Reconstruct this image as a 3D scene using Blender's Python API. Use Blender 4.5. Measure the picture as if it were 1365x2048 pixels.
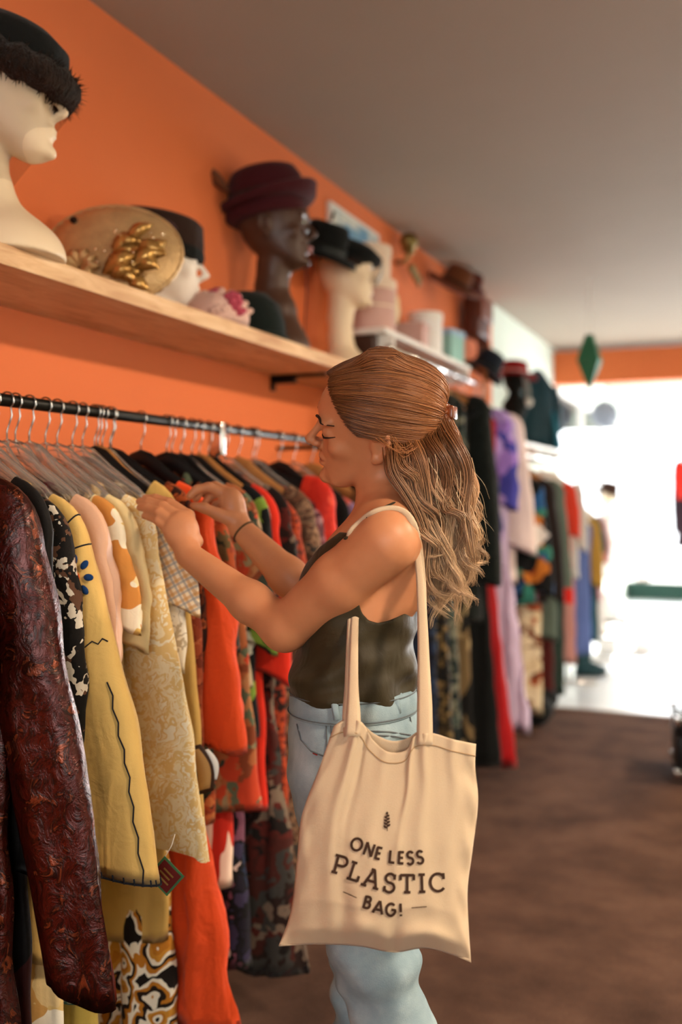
import bpy, bmesh, math, random
import numpy as np
from mathutils import Vector, Matrix, noise as mnoise

scene = bpy.context.scene
for o in list(bpy.data.objects):
    bpy.data.objects.remove(o)
COL = scene.collection
random.seed(7)
PI = math.pi

# ------------------------------------------------------------------ camera
F = 1990.0                      # focal length in pixels of the 1365 x 2048 frame (a 35 mm lens)
YAW = math.radians(22.5)        # the lens looks 22.5 degrees towards the left wall
CAM = np.array([1.66, 0.0, 1.40])
UC, VH = 682.5, 998.0           # image centre, horizon line
SY, CY = math.sin(YAW), math.cos(YAW)
cam_d = bpy.data.cameras.new('camera')
cam = bpy.data.objects.new('camera', cam_d)
COL.objects.link(cam)
cam.location = CAM
cam.rotation_euler = (PI / 2, 0, YAW)
cam_d.sensor_fit = 'AUTO'
cam_d.sensor_width = 36.0
cam_d.lens = F / 2048 * 36.0
cam_d.shift_y = -(1024 - VH) / 2048
cam_d.clip_start = 0.05
cam_d.dof.use_dof = True
cam_d.dof.focus_distance = 1.70
cam_d.dof.aperture_fstop = 1.7
scene.camera = cam

def cs(u, v, z):
    """camera-aligned point (right, depth, up) of a photo pixel at depth z metres"""
    return np.array([(u - UC) / F * z, z, (VH - v) / F * z])
def c2w(p):
    p = np.asarray(p, float)
    x, y, z = p[..., 0], p[..., 1], p[..., 2]
    return np.stack([CAM[0] + CY * x - SY * y, CAM[1] + SY * x + CY * y, CAM[2] + z], -1)
def along(u, a):
    """distance y down the shop of the point seen in column u on a line a metres left of the lens"""
    k = (u - UC) / F
    return (a * CY + k * a * SY) / (SY - k * CY)
def place(u, v, x):
    """world point seen at pixel (u, v) that stands x metres off the left wall"""
    a = CAM[0] - x
    y = along(u, a)
    zc = a * SY + y * CY
    return Vector((x, y, CAM[2] + (VH - v) / F * zc))

# ------------------------------------------------------------------ light
W = bpy.data.worlds.new('daylight')
scene.world = W
W.use_nodes = True
bg = W.node_tree.nodes['Background']
bg.inputs[0].default_value = (0.93, 0.97, 1.0, 1)
bg.inputs[1].default_value = 5.0

def area(name, loc, rot, sx, sy, power, col=(1, 1, 1), spread=180):
    l = bpy.data.lights.new(name, 'AREA')
    l.shape = 'RECTANGLE'; l.size = sx; l.size_y = sy
    l.energy = power; l.color = col; l.spread = math.radians(spread)
    o = bpy.data.objects.new(name, l); COL.objects.link(o)
    o.location = loc; o.rotation_euler = rot
    return o
# daylight through the shop front at the far end, through the side window and the window behind
area('daylight_front', (2.0, 15.6, 1.75), (-PI / 2, 0, 0), 3.8, 2.4, 380, (0.93, 0.97, 1.0))
area('daylight_side', (4.75, 11.2, 1.6), (0, PI / 2, 0), 2.4, 4.6, 130, (0.95, 0.98, 1.0))
area('daylight_back', (2.45, -3.3, 1.75), (PI / 2, 0, 0), 2.6, 1.9, 42, (1.0, 0.90, 0.78))

sun_d = bpy.data.lights.new('low_sun', 'SUN'); sun_d.energy = 65.0; sun_d.angle = math.radians(3); sun_d.color = (1.0, .95, .88)
sun = bpy.data.objects.new('low_sun', sun_d); COL.objects.link(sun)
sun.rotation_euler = Vector((-.14, -1.0, -.36)).to_track_quat('-Z', 'Y').to_euler()      # in through the shop front, onto the pale floor
vs = scene.view_settings
vs.view_transform = 'Standard'
vs.look = 'None'
vs.exposure = 0.0
vs.gamma = 1.0
vs.use_curve_mapping = False

# ------------------------------------------------------------------ materials
def lin(c):
    if isinstance(c, str):
        c = c.lstrip('#')
        c = [int(c[i:i + 2], 16) / 255 for i in (0, 2, 4)]
        c = [x / 12.92 if x <= .04045 else ((x + .055) / 1.055) ** 2.4 for x in c]
    return (c[0], c[1], c[2], 1)
MATS = {}
class NT:
    def __init__(s, name):
        s.m = bpy.data.materials.new(name); s.m.use_nodes = True
        s.t = s.m.node_tree; s.b = s.t.nodes['Principled BSDF']
        s.tc = s.t.nodes.new('ShaderNodeTexCoord')
        MATS[name] = s.m
    def n(s, kind, **kw):
        nd = s.t.nodes.new('ShaderNode' + kind)
        for k, v in kw.items():
            if k.startswith('i_'):
                key = k[2:]
                key = int(key) if key.isdigit() else key.replace('_', ' ')
                if hasattr(v, 'is_linked') or hasattr(v, 'links'):
                    s.t.links.new(v, nd.inputs[key])
                else:
                    nd.inputs[key].default_value = v
            else:
                setattr(nd, k, v)
        return nd
    def link(s, a, b): s.t.links.new(a, b)
    def co(s, scale=(1, 1, 1), rot=(0, 0, 0), src='Object'):
        mp = s.n('Mapping'); s.link(s.tc.outputs[src], mp.inputs[0])
        mp.inputs['Scale'].default_value = scale; mp.inputs['Rotation'].default_value = rot
        return mp.outputs[0]
    def noise(s, co, scale, detail=3, rough=.55, dist=0):
        nd = s.n('TexNoise'); s.link(co, nd.inputs['Vector'])
        nd.inputs['Scale'].default_value = scale; nd.inputs['Detail'].default_value = detail
        nd.inputs['Roughness'].default_value = rough; nd.inputs['Distortion'].default_value = dist
        return nd
    def ramp(s, fac, stops, interp='LINEAR'):
        nd = s.n('ValToRGB'); nd.color_ramp.interpolation = interp
        el = nd.color_ramp.elements
        while len(el) > 1: el.remove(el[0])
        el[0].position = stops[0][0]; el[0].color = lin(stops[0][1])
        for p, c in stops[1:]:
            e = el.new(p); e.color = lin(c)
        s.link(fac, nd.inputs[0]); return nd.outputs[0]
    def mix(s, fac, a, b, mode='MIX'):
        nd = s.n('Mix', data_type='RGBA', blend_type=mode)
        for k, v in ((0, fac), (6, a), (7, b)):
            if hasattr(v, 'links'): s.link(v, nd.inputs[k])
            elif k == 0: nd.inputs[0].default_value = v
            else: nd.inputs[k].default_value = lin(v)
        return nd.outputs[2]
    def math(s, op, a, b=None):
        nd = s.n('Math', operation=op)
        for k, v in ((0, a), (1, b)):
            if v is None: continue
            if hasattr(v, 'links'): s.link(v, nd.inputs[k])
            else: nd.inputs[k].default_value = v
        return nd.outputs[0]
    def bump(s, h, strength=.3, dist=.01):
        nd = s.n('Bump'); s.link(h, nd.inputs['Height'])
        nd.inputs['Strength'].default_value = strength; nd.inputs['Distance'].default_value = dist
        s.link(nd.outputs[0], s.b.inputs['Normal'])
    def done(s, col, rough=.7, metal=0, spec=.3, **kw):
        if hasattr(col, 'links'): s.link(col, s.b.inputs['Base Color'])
        else: s.b.inputs['Base Color'].default_value = lin(col)
        s.b.inputs['Roughness'].default_value = rough
        s.b.inputs['Metallic'].default_value = metal
        s.b.inputs['Specular IOR Level'].default_value = spec
        for k, v in kw.items():
            s.b.inputs[k.replace('_', ' ')].default_value = v
        return s.m

def plain(name, col, rough=.7, metal=0, spec=.3, var=.12, scale=12, bump=0, bscale=60, **kw):
    if name in MATS: return MATS[name]
    t = NT(name); co = t.co()
    n = t.noise(co, scale, 4)
    c = lin(col); d = tuple(x * (1 - var * 2) for x in c[:3])
    out = t.mix(n.outputs[0], (d[0], d[1], d[2]), tuple(min(1, x * (1 + var * .6)) for x in c[:3]))
    if bump:
        t.bump(t.noise(co, bscale, 3).outputs[0], bump, .006)
    return t.done(out, rough, metal, spec, **kw)

def fab_bump(t, co, weave=900, amt=.25):
    sc = t.n('VectorMath', operation='MULTIPLY'); t.link(co, sc.inputs[0]); sc.inputs[1].default_value = (1, 1, .22)
    d = t.noise(sc.outputs[0], 19, 2, .5, .5)                 # long hanging creases
    a = t.noise(co, 24, 3, .5, .6); b = t.noise(co, weave, 2)
    h = t.math('ADD', t.math('MULTIPLY', d.outputs[0], 1.1), t.math('MULTIPLY', a.outputs[0], .5))
    t.bump(t.math('ADD', h, t.math('MULTIPLY', b.outputs[0], .06)), min(1., amt * 1.6), .014)

def cloth(name, col, rough=.85, var=.1, sheen=.06, amt=.3, **kw):
    if name in MATS: return MATS[name]
    t = NT(name); co = t.co()
    n = t.noise(co, 9, 4); c = lin(col)
    out = t.mix(n.outputs[0], tuple(x * (1 - var * 1.6) for x in c[:3]), tuple(min(1, x * (1 + var * .6)) for x in c[:3]))
    fab_bump(t, co, amt=amt)
    return t.done(out, rough, 0, .2, Sheen_Weight=sheen, Sheen_Roughness=.5, **kw)

def print_cloth(name, cols, scale=18, dist=.6, rough=.85, stretch=(1, 1, 1), mode='cells', spec=.2, seed=0.):
    """printed fabric: blotches, leaves or rings in the listed colours"""
    if name in MATS: return MATS[name]
    t = NT(name); co = t.co(stretch)
    n = t.noise(co, scale * .55, 3)
    vm = t.n('VectorMath', operation='MULTIPLY_ADD')
    t.link(n.outputs['Color'], vm.inputs[0]); vm.inputs[1].default_value = (dist * 8 / scale,) * 3
    t.link(co, vm.inputs[2])
    k = len(cols)
    if mode == 'cells':
        v = t.n('TexVoronoi'); t.link(vm.outputs[0], v.inputs['Vector']); v.inputs['Scale'].default_value = scale
        sep = t.n('SeparateColor'); t.link(v.outputs['Color'], sep.inputs[0])
        out = t.ramp(sep.outputs[0], [((i / k), c) for i, c in enumerate(cols)], 'CONSTANT')
    elif mode == 'rings':
        v = t.n('TexVoronoi'); t.link(vm.outputs[0], v.inputs['Vector']); v.inputs['Scale'].default_value = scale
        out = t.ramp(v.outputs['Distance'], [((i / k) * .8, c) for i, c in enumerate(cols)], 'CONSTANT')
    elif mode == 'leaves':
        n2 = t.noise(vm.outputs[0], scale, 2, .5, .8)
        out = t.ramp(n2.outputs[0], [(.30 + .42 * i / k, c) for i, c in enumerate(cols)], 'CONSTANT')
    elif mode == 'edges':
        v = t.n('TexVoronoi', feature='DISTANCE_TO_EDGE'); t.link(vm.outputs[0], v.inputs['Vector']); v.inputs['Scale'].default_value = scale
        v2 = t.n('TexVoronoi'); t.link(vm.outputs[0], v2.inputs['Vector']); v2.inputs['Scale'].default_value = scale
        sep = t.n('SeparateColor'); t.link(v2.outputs['Color'], sep.inputs[0])
        inner = t.ramp(sep.outputs[1], [((i / (k - 1)), c) for i, c in enumerate(cols[1:])], 'CONSTANT')
        msk = t.math('GREATER_THAN', v.outputs['Distance'], .09)
        out = t.mix(msk, cols[0], inner)
    fab_bump(t, co)
    return t.done(out, rough, 0, spec, Sheen_Weight=.04)

def plaid_cloth(name, base, cols, freq=45):
    t = NT(name); co = t.co((1, 1, 1), (0, .5, 0))
    sp = t.n('SeparateXYZ'); t.link(co, sp.inputs[0])
    out = base
    for j, (ax, c, f, ph, wd) in enumerate(cols):
        s = t.math('SINE', t.math('MULTIPLY_ADD' if False else 'ADD', t.math('MULTIPLY', sp.outputs[ax], f), ph))
        m = t.math('MULTIPLY', t.math('GREATER_THAN', s, wd), .62)
        out = t.mix(m, out, c)
    fab_bump(t, co)
    return t.done(out, .85, 0, .2)

def brocade_cloth(name, dark, mid, hi, rough=.32):
    t = NT(name); co = t.co((1, 1, .8))
    n = t.noise(co, 34, 5, .65, 1.2)
    n2 = t.noise(co, 9, 3)
    c = t.ramp(n.outputs[0], [(.30, dark), (.47, mid), (.56, dark), (.66, hi), (.75, mid)])
    c = t.mix(t.math('MULTIPLY', n2.outputs[0], .7), c, dark)
    t.bump(t.math('ADD', n.outputs[0], t.math('MULTIPLY', n2.outputs[0], 1.5)), .7, .006)
    return t.done(c, rough, .5, .6)

def fur_cloth(name, c1, c2, scale=90):
    t = NT(name); co = t.co((1, 1, .35))
    n = t.noise(co, scale, 4, .7)
    t.bump(n.outputs[0], 1., .02)
    return t.done(t.ramp(n.outputs[0], [(.3, c1), (.7, c2)]), .95, 0, .1, Sheen_Weight=.1)

def clear_plastic(name):
    t = NT(name)
    return t.done('#f4efe8', .08, 0, .5, Transmission_Weight=.93, IOR=1.35)

# ------------------------------------------------------------------ objects
def mesh_obj(name, verts, faces, material, parent=None, smooth=True):
    me = bpy.data.meshes.new(name)
    if isinstance(verts, np.ndarray): verts = verts.tolist()
    if isinstance(faces, np.ndarray): faces = faces.tolist()
    me.from_pydata(verts, [], faces)
    me.validate(clean_customdata=False)
    if smooth:
        me.polygons.foreach_set('use_smooth', [True] * len(me.polygons))
    me.update()
    if material is not None:
        me.materials.append(material)
    o = bpy.data.objects.new(name, me)
    COL.objects.link(o)
    if parent is not None: o.parent = parent
    return o
def tag(o, label, cat, group=None):
    o['label'] = label; o['category'] = cat
    if group: o['group'] = group
    return o
def empty(name, loc=(0, 0, 0), rz=0, label=None, cat=None, group=None):
    o = bpy.data.objects.new(name, None); COL.objects.link(o)
    o.location = loc; o.rotation_euler = (0, 0, rz); o.empty_display_size = .05
    if label: tag(o, label, cat, group)
    return o
def struct(o):
    o['kind'] = 'structure'; return o

class MB:
    """collects shapes into one mesh"""
    def __init__(s): s.v = []; s.f = []
    def add(s, v, f):
        k = len(s.v); s.v += [tuple(map(float, p)) for p in v]
        s.f += [tuple(i + k for i in q) for q in f]; return s
    def box(s, a, b, bev=0):
        x0, y0, z0 = [min(p, q) for p, q in zip(a, b)]; x1, y1, z1 = [max(p, q) for p, q in zip(a, b)]
        if not bev:
            v = [(x, y, z) for x in (x0, x1) for y in (y0, y1) for z in (z0, z1)]
            return s.add(v, [(0, 1, 3, 2), (4, 6, 7, 5), (0, 4, 5, 1), (2, 3, 7, 6), (0, 2, 6, 4), (1, 5, 7, 3)])
        bm = bmesh.new(); bmesh.ops.create_cube(bm, size=1)
        for q in bm.verts:
            q.co = Vector(((x0 + x1) / 2 + q.co.x * (x1 - x0), (y0 + y1) / 2 + q.co.y * (y1 - y0), (z0 + z1) / 2 + q.co.z * (z1 - z0)))
        bmesh.ops.bevel(bm, geom=bm.edges[:], offset=bev, segments=2, profile=.6, affect='EDGES')
        bm.verts.index_update()
        s.add([q.co for q in bm.verts], [[q.index for q in f.verts] for f in bm.faces]); bm.free(); return s
    def tube(s, pts, r, n=8, closed=False, caps=True, flat=None):
        """round tube along points; r a number or a list; flat=(a,b) scales the two cross axes"""
        pts = [Vector(p) for p in pts]; m = len(pts)
        rr = r if hasattr(r, '__len__') else [r] * m
        rings = []; up = None
        for i, p in enumerate(pts):
            if closed: d = pts[(i + 1) % m] - pts[i - 1]
            else: d = pts[min(i + 1, m - 1)] - pts[max(i - 1, 0)]
            d.normalize()
            if up is None: up = Vector((0, 0, 1)) if abs(d.z) < .9 else Vector((1, 0, 0))
            side = d.cross(up)
            if side.length < 1e-6: side = d.orthogonal()
            side.normalize(); up = side.cross(d).normalized()
            fa, fb = flat or (1, 1)
            rings.append([p + side * (math.cos(2 * PI * k / n) * rr[i] * fa) + up * (math.sin(2 * PI * k / n) * rr[i] * fb) for k in range(n)])
        return s.rings(rings, closed, caps)
    def rings(s, rings, closed=False, caps=True):
        n = len(rings[0]); m = len(rings); f = []
        for i in range(m if closed else m - 1):
            j = (i + 1) % m
            for k in range(n):
                k2 = (k + 1) % n
                f.append((i * n + k, i * n + k2, j * n + k2, j * n + k))
        if caps and not closed:
            f.append(tuple(range(n))[::-1]); f.append(tuple((m - 1) * n + k for k in range(n)))
        return s.add([p for r_ in rings for p in r_], f)
    def lathe(s, prof, n=32, center=(0, 0, 0), sx=1, sy=1, caps=True):
        cx, cy, cz = center
        return s.rings([[(cx + r * sx * math.cos(2 * PI * k / n), cy + r * sy * math.sin(2 * PI * k / n), cz + z) for k in range(n)] for r, z in prof], False, caps)
    def sphere(s, c, r, n=14, m=9):
        rx, ry, rz = r if hasattr(r, '__len__') else (r, r, r)
        return s.rings([[(c[0] + rx * math.sin(PI * i / m) * math.cos(2 * PI * k / n), c[1] + ry * math.sin(PI * i / m) * math.sin(2 * PI * k / n), c[2] + rz * math.cos(PI * i / m)) for k in range(n)] for i in range(m + 1)], False, False) if False else s.rings([[(c[0] + rx * math.sin(PI * (i + .02) / (m + .04)) * math.cos(2 * PI * k / n), c[1] + ry * math.sin(PI * (i + .02) / (m + .04)) * math.sin(2 * PI * k / n), c[2] - rz * math.cos(PI * (i + .02) / (m + .04))) for k in range(n)] for i in range(m + 1)])
    def build(s, name, material, parent=None, smooth=True):
        return mesh_obj(name, s.v, s.f, material, parent, smooth)
def sm(t): t = max(0., min(1., t)); return t * t * (3 - 2 * t)
def copy_tree(o, parent=None):
    c = o.copy(); COL.objects.link(c); c.parent = parent
    for ch in o.children: copy_tree(ch, c)
    return c

# ------------------------------------------------------------------ implicit surfaces
class Field:
    """signed distance grid; shapes are blended in, the zero surface becomes a mesh"""
    def __init__(s, lo, hi, h):
        s.lo = np.array(lo, float); s.h = h
        s.n = np.ceil((np.array(hi) - s.lo) / h).astype(int) + 1
        s.ax = [s.lo[i] + h * np.arange(s.n[i]) for i in range(3)]
        s.f = np.ones(tuple(s.n), np.float32) * .2
    def sl(s, lo, hi):
        r = []
        for i in range(3):
            a = int(np.floor((lo[i] - s.lo[i]) / s.h)); b = int(np.ceil((hi[i] - s.lo[i]) / s.h)) + 1
            r.append(slice(max(0, min(a, s.n[i])), max(0, min(b, s.n[i]))))
        g = [s.ax[0][r[0]][:, None, None], s.ax[1][r[1]][None, :, None], s.ax[2][r[2]][None, None, :]]
        return tuple(r), g
    def put(s, fn, lo, hi, k=.01, op='add'):
        r, g = s.sl(lo, hi)
        a = s.f[r]
        if a.size == 0: return
        d = np.asarray(fn(*g), np.float32)
        d = np.broadcast_to(d, a.shape)
        if op == 'sub':
            h = np.clip(.5 - .5 * (a + d) / k, 0, 1)
            s.f[r] = a + (-d - a) * h + k * h * (1 - h)
        elif op == 'max':
            s.f[r] = np.maximum(a, d)
        else:
            h = np.clip(.5 + .5 * (d - a) / k, 0, 1)
            s.f[r] = d + (a - d) * h - k * h * (1 - h)
    def cap(s, p, q, r1, r2, k=.01, op='add'):
        p = np.array(p, float); q = np.array(q, float); R = max(r1, r2) + k + .025
        def fn(x, y, z):
            d = q - p; L = max(d @ d, 1e-9)
            t = np.clip(((x - p[0]) * d[0] + (y - p[1]) * d[1] + (z - p[2]) * d[2]) / L, 0, 1)
            return np.sqrt((x - p[0] - t * d[0]) ** 2 + (y - p[1] - t * d[1]) ** 2 + (z - p[2] - t * d[2]) ** 2) - (r1 + (r2 - r1) * t)
        s.put(fn, np.minimum(p, q) - R, np.maximum(p, q) + R, k, op)
    def chain(s, pts, rs, k=.006):
        for a, b, r1, r2 in zip(pts[:-1], pts[1:], rs[:-1], rs[1:]): s.cap(a, b, r1, r2, k)
    def ell(s, c, r, M=None, k=.01, op='add'):
        c = np.array(c, float); r = np.array(r, float); R = r.max() + k + .02
        M = np.eye(3) if M is None else M      # columns: axes
        def fn(x, y, z):
            X, Y, Z = x - c[0], y - c[1], z - c[2]
            l = [M[0, i] * X + M[1, i] * Y + M[2, i] * Z for i in range(3)]
            k0 = np.sqrt(sum((a / b) ** 2 for a, b in zip(l, r))) + 1e-9
            k1 = np.sqrt(sum((a / b ** 2) ** 2 for a, b in zip(l, r))) + 1e-9
            return k0 * (k0 - 1) / k1
        s.put(fn, c - R, c + R, k, op)
    def mesh(s):
        f = s.f; ins = f < 0
        n = np.array(f.shape) - 1
        a = ins.astype(np.uint8)
        tot = (a[:-1, :-1, :-1] + a[1:, :-1, :-1] + a[:-1, 1:, :-1] + a[1:, 1:, :-1] + a[:-1, :-1, 1:] + a[1:, :-1, 1:] + a[:-1, 1:, 1:] + a[1:, 1:, 1:])
        act = (tot > 0) & (tot < 8)
        ci = np.argwhere(act)
        idx = -np.ones(tuple(n), np.int64); idx[tuple(ci.T)] = np.arange(len(ci))
        cor = np.array([(i, j, k) for i in (0, 1) for j in (0, 1) for k in (0, 1)])
        val = np.stack([f[tuple((ci + c).T)] for c in cor], 1)
        acc = np.zeros((len(ci), 3)); cnt = np.zeros(len(ci))
        for e0 in range(8):
            for bit in (1, 2, 4):
                if e0 & bit: continue
                e1 = e0 | bit
                v0, v1 = val[:, e0], val[:, e1]
                m = (v0 < 0) != (v1 < 0)
                t = np.where(m, v0 / np.where(v0 - v1 == 0, 1, v0 - v1), 0)
                p = cor[e0] + t[:, None] * (cor[e1] - cor[e0])
                acc[m] += p[m]; cnt[m] += 1
        V = s.lo + s.h * (ci + acc / cnt[:, None])
        Q = []
        for ax in range(3):
            b, c = (ax + 1) % 3, (ax + 2) % 3
            s0 = [slice(None)] * 3; s1 = [slice(None)] * 3
            s0[ax] = slice(None, -1); s1[ax] = slice(1, None)
            i0, i1 = ins[tuple(s0)], ins[tuple(s1)]
            e = np.argwhere(i0 != i1)
            e = e[(e[:, b] > 0) & (e[:, c] > 0) & (e[:, b] < n[b]) & (e[:, c] < n[c])]
            fl = i0[tuple(e.T)]
            q = []
            for db, dc in ((-1, -1), (0, -1), (0, 0), (-1, 0)):
                k = e.copy(); k[:, b] += db; k[:, c] += dc
                q.append(idx[tuple(k.T)])
            q = np.stack(q, 1)
            q[~fl] = q[~fl][:, ::-1]
            Q.append(q)
        Q = np.concatenate(Q)
        return V, Q[(Q >= 0).all(1)]
def smooth_mesh(V, Q, it=2, lam=.5):
    n = len(V)
    a = np.concatenate([Q[:, i] for i in range(4)]); b = np.concatenate([Q[:, (i + 1) % 4] for i in range(4)])
    deg = np.bincount(np.r_[a, b], minlength=n).astype(float)
    for _ in range(it):
        S = np.stack([np.bincount(np.r_[a, b], np.r_[V[b, i], V[a, i]], minlength=n) for i in range(3)], 1)
        V = V + lam * (S / np.maximum(deg, 1)[:, None] - V)
    return V
def dense(keys, cols, n=200):
    """smooth (pchip-like) resampling of a section table"""
    keys = np.array(keys, float); cols = np.array(cols, float)
    t = np.linspace(keys[0], keys[-1], n)
    d = np.gradient(cols, keys, axis=0)
    i = np.clip(np.searchsorted(keys, t) - 1, 0, len(keys) - 2)
    hh = (keys[i + 1] - keys[i])[:, None]; s = ((t - keys[i])[:, None]) / hh
    return t, ((1 + 2 * s) * (1 - s) ** 2 * cols[i] + s * (1 - s) ** 2 * hh * d[i] + s * s * (3 - 2 * s) * cols[i + 1] + s * s * (s - 1) * hh * d[i + 1])

# head, in its own frame: x forward, y left, z up, origin between the ears
HEAD = [(-.113, .062, .040, .012), (-.106, .079, .026, .030), (-.090, .087, .004, .045), (-.070, .088, -.040, .056), (-.050, .090, -.066, .063),
        (-.030, .090, -.081, .068), (-.010, .088, -.090, .072), (.012, .095, -.096, .0745), (.040, .097, -.098, .075), (.070, .086, -.090, .070), (.094, .062, -.070, .057), (.108, .030, -.045, .038), (.117, .0, -.02, .012)]
_ht, _hc = dense([h[0] for h in HEAD], [h[1:] for h in HEAD])
def head_fn(c, A, s=1., grow=0.):
    """A: 3x3 whose rows are forward, left, up"""
    def fn(x, y, z):
        X, Y, Z = (x - c[0]) / s, (y - c[1]) / s, (z - c[2]) / s
        f_, l_, u_ = [A[i, 0] * X + A[i, 1] * Y + A[i, 2] * Z for i in range(3)]
        uu = np.clip(u_, -.113, .117)
        xf = np.interp(uu, _ht, _hc[:, 0]); xb = np.interp(uu, _ht, _hc[:, 1]); w = np.interp(uu, _ht, _hc[:, 2])
        cx = (xf + xb) / 2; rx = (xf - xb) / 2
        k0 = ((np.abs((f_ - cx) / rx)) ** 2.15 + (np.abs(l_ / w)) ** 2.15) ** (1 / 2.15)
        d = (k0 - 1) * np.minimum(rx, w) * .95
        d = np.maximum(d, np.abs(u_ - uu) + np.where(np.abs(u_ - uu) > 0, -.002, -.02))
        return (d - grow) * s
    return fn
def add_head(fd, c, A, s=1., ears=True, sharp=1.):
    c = np.array(c, float)
    P = lambda x, y, z: c + s * (A[0] * x + A[1] * y + A[2] * z)
    M = A.T
    R = .16 * s
    fd.put(head_fn(c, A, s), c - R, c + R, .008 * s)
    fd.cap(P(.090, 0, .014), P(.1145, 0, -.021), .0058 * s, .0074 * s, .010 * s)
    fd.ell(P(.1025, .0095, -.027), np.array([.008, .005, .0055]) * s, M, .007 * s)
    fd.ell(P(.1025, -.0095, -.027), np.array([.008, .005, .0055]) * s, M, .007 * s)
    fd.cap(P(.1135, 0, -.0235), P(.094, 0, -.036), .0050 * s, .0055 * s, .008 * s)
    fd.ell(P(.0905, 0, -.055), np.array([.008, .019, .005]) * s, M, .006 * s)
    fd.ell(P(.0895, 0, -.0665), np.array([.008, .016, .0055]) * s, M, .006 * s)
    fd.cap(P(.099, -.017, -.0605), P(.099, .017, -.0605), .0018 * s, .0018 * s, .003 * s, 'sub')
    fd.ell(P(.099, 0, -.081), np.array([.009, .018, .005]) * s, M, .010 * s, 'sub')
    fd.ell(P(.084, 0, -.097), np.array([.013, .018, .012]) * s, M, .010 * s)
    for q in (1, -1):
        fd.ell(P(.098, q * .033, .008), np.array([.012, .018, .012]) * s, M, .014 * s, 'sub')
        fd.ell(P(.078, q * .033, .006), np.array([.015, .016, .0125]) * s, M, .004 * s)
        fd.ell(P(.064, q * .045, -.020), np.array([.017, .014, .013]) * s, M, .018 * s)
        fd.ell(P(.088, q * .034, .029), np.array([.010, .022, .006]) * s, M, .012 * s)
        if ears:
            fd.ell(P(-.006, q * .077, -.002), np.array([.017, .006, .031]) * s, M, .006 * s)
            fd.cap(P(.004, q * .084, .012), P(-.018, q * .087, .022), .0045 * s, .005 * s, .004 * s)
            fd.cap(P(-.018, q * .087, .022), P(-.022, q * .087, -.004), .005 * s, .005 * s, .004 * s)
            fd.cap(P(-.022, q * .087, -.004), P(-.006, q * .083, -.028), .005 * s, .006 * s, .004 * s)
            fd.ell(P(-.006, q * .088, .0), np.array([.008, .007, .012]) * s, M, .004 * s, 'sub')
            fd.ell(P(.002, q * .081, -.028), np.array([.008, .005, .009]) * s, M, .005 * s)
    return P
# ================================================================== the shop itself
XR, Y0, Y1, YC, ZC = 4.6, -3.1, 15.4, 6.72, 2.75     # right wall, back wall, shop front, end of carpet, ceiling
def paint(name, col, var=.05):
    t = NT(name); co = t.co()
    n = t.noise(co, 2.2, 4); c = lin(col)
    out = t.mix(n.outputs[0], tuple(x * (1 - var) for x in c[:3]), tuple(min(1, x * (1 + var)) for x in c[:3]))
    t.bump(t.noise(co, 180, 3).outputs[0], .15, .003)
    return t.done(out, .75, 0, .25)
m_orange = paint('orange_wall_paint', '#e07745')
m_pale = paint('pale_green_wall_paint', '#dfe9dd')
m_ceil = paint('ceiling_paint', '#a39486')
m_white = plain('white_lacquer', '#eae6df', .4, var=.04)
t = NT('brown_carpet'); co = t.co()
n1 = t.noise(co, 3.0, 5, .6); n2 = t.noise(co, 160, 3, .7)
c = t.ramp(t.math('ADD', t.math('MULTIPLY', n1.outputs[0], .7), t.math('MULTIPLY', n2.outputs[0], .35)), [(.35, '#3c2a22'), (.55, '#5a4236'), (.75, '#75594a')])
t.bump(n2.outputs[0], .8, .01); m_carpet = t.done(c, .95, 0, .1)
t = NT('pale_floor'); co = t.co()
n1 = t.noise(co, 1.5, 4)
m_tile = t.done(t.ramp(n1.outputs[0], [(.3, '#c9d2da'), (.7, '#dde3e8')]), .32, 0, .5)
t = NT('shelf_pine'); co = t.co((1.5, 9, 9) if False else (9, 1.2, 9))
n1 = t.noise(co, 4, 5, .6, .6)
m_pine = t.done(t.ramp(n1.outputs[0], [(.3, '#b98a5e'), (.55, '#d9b184'), (.75, '#e6c69c')]), .5, 0, .3)
m_wood = plain('hanger_wood', '#a8703c', .45, var=.2, scale=22)
m_darkwood = plain('dark_wood', '#3d2418', .5, var=.25, scale=14)
m_black = plain('black_steel', '#14130f', .38, metal=.4, var=.1)
m_chrome = plain('chrome', '#d9d6d2', .14, metal=1, var=.03)
m_brass = plain('old_brass', '#8d7a48', .35, metal=.85, var=.2)
m_glow = NT('lamp_diffuser'); m_glow.b.inputs['Emission Color'].default_value = (1, .82, .6, 1)
m_glow.b.inputs['Emission Strength'].default_value = 6; m_glow = m_glow.done('#fff2dd', .5)
t = NT('window_glass')
tr = t.n('BsdfTransparent'); gl = t.n('BsdfGlossy'); gl.inputs['Roughness'].default_value = .03
fr = t.n('Fresnel'); fr.inputs[0].default_value = 1.3
mx = t.n('MixShader'); t.link(fr.outputs[0], mx.inputs[0]); t.link(tr.outputs[0], mx.inputs[1]); t.link(gl.outputs[0], mx.inputs[2])
t.link(mx.outputs[0], t.t.nodes['Material Output'].inputs['Surface']); m_glass = t.m

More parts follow.
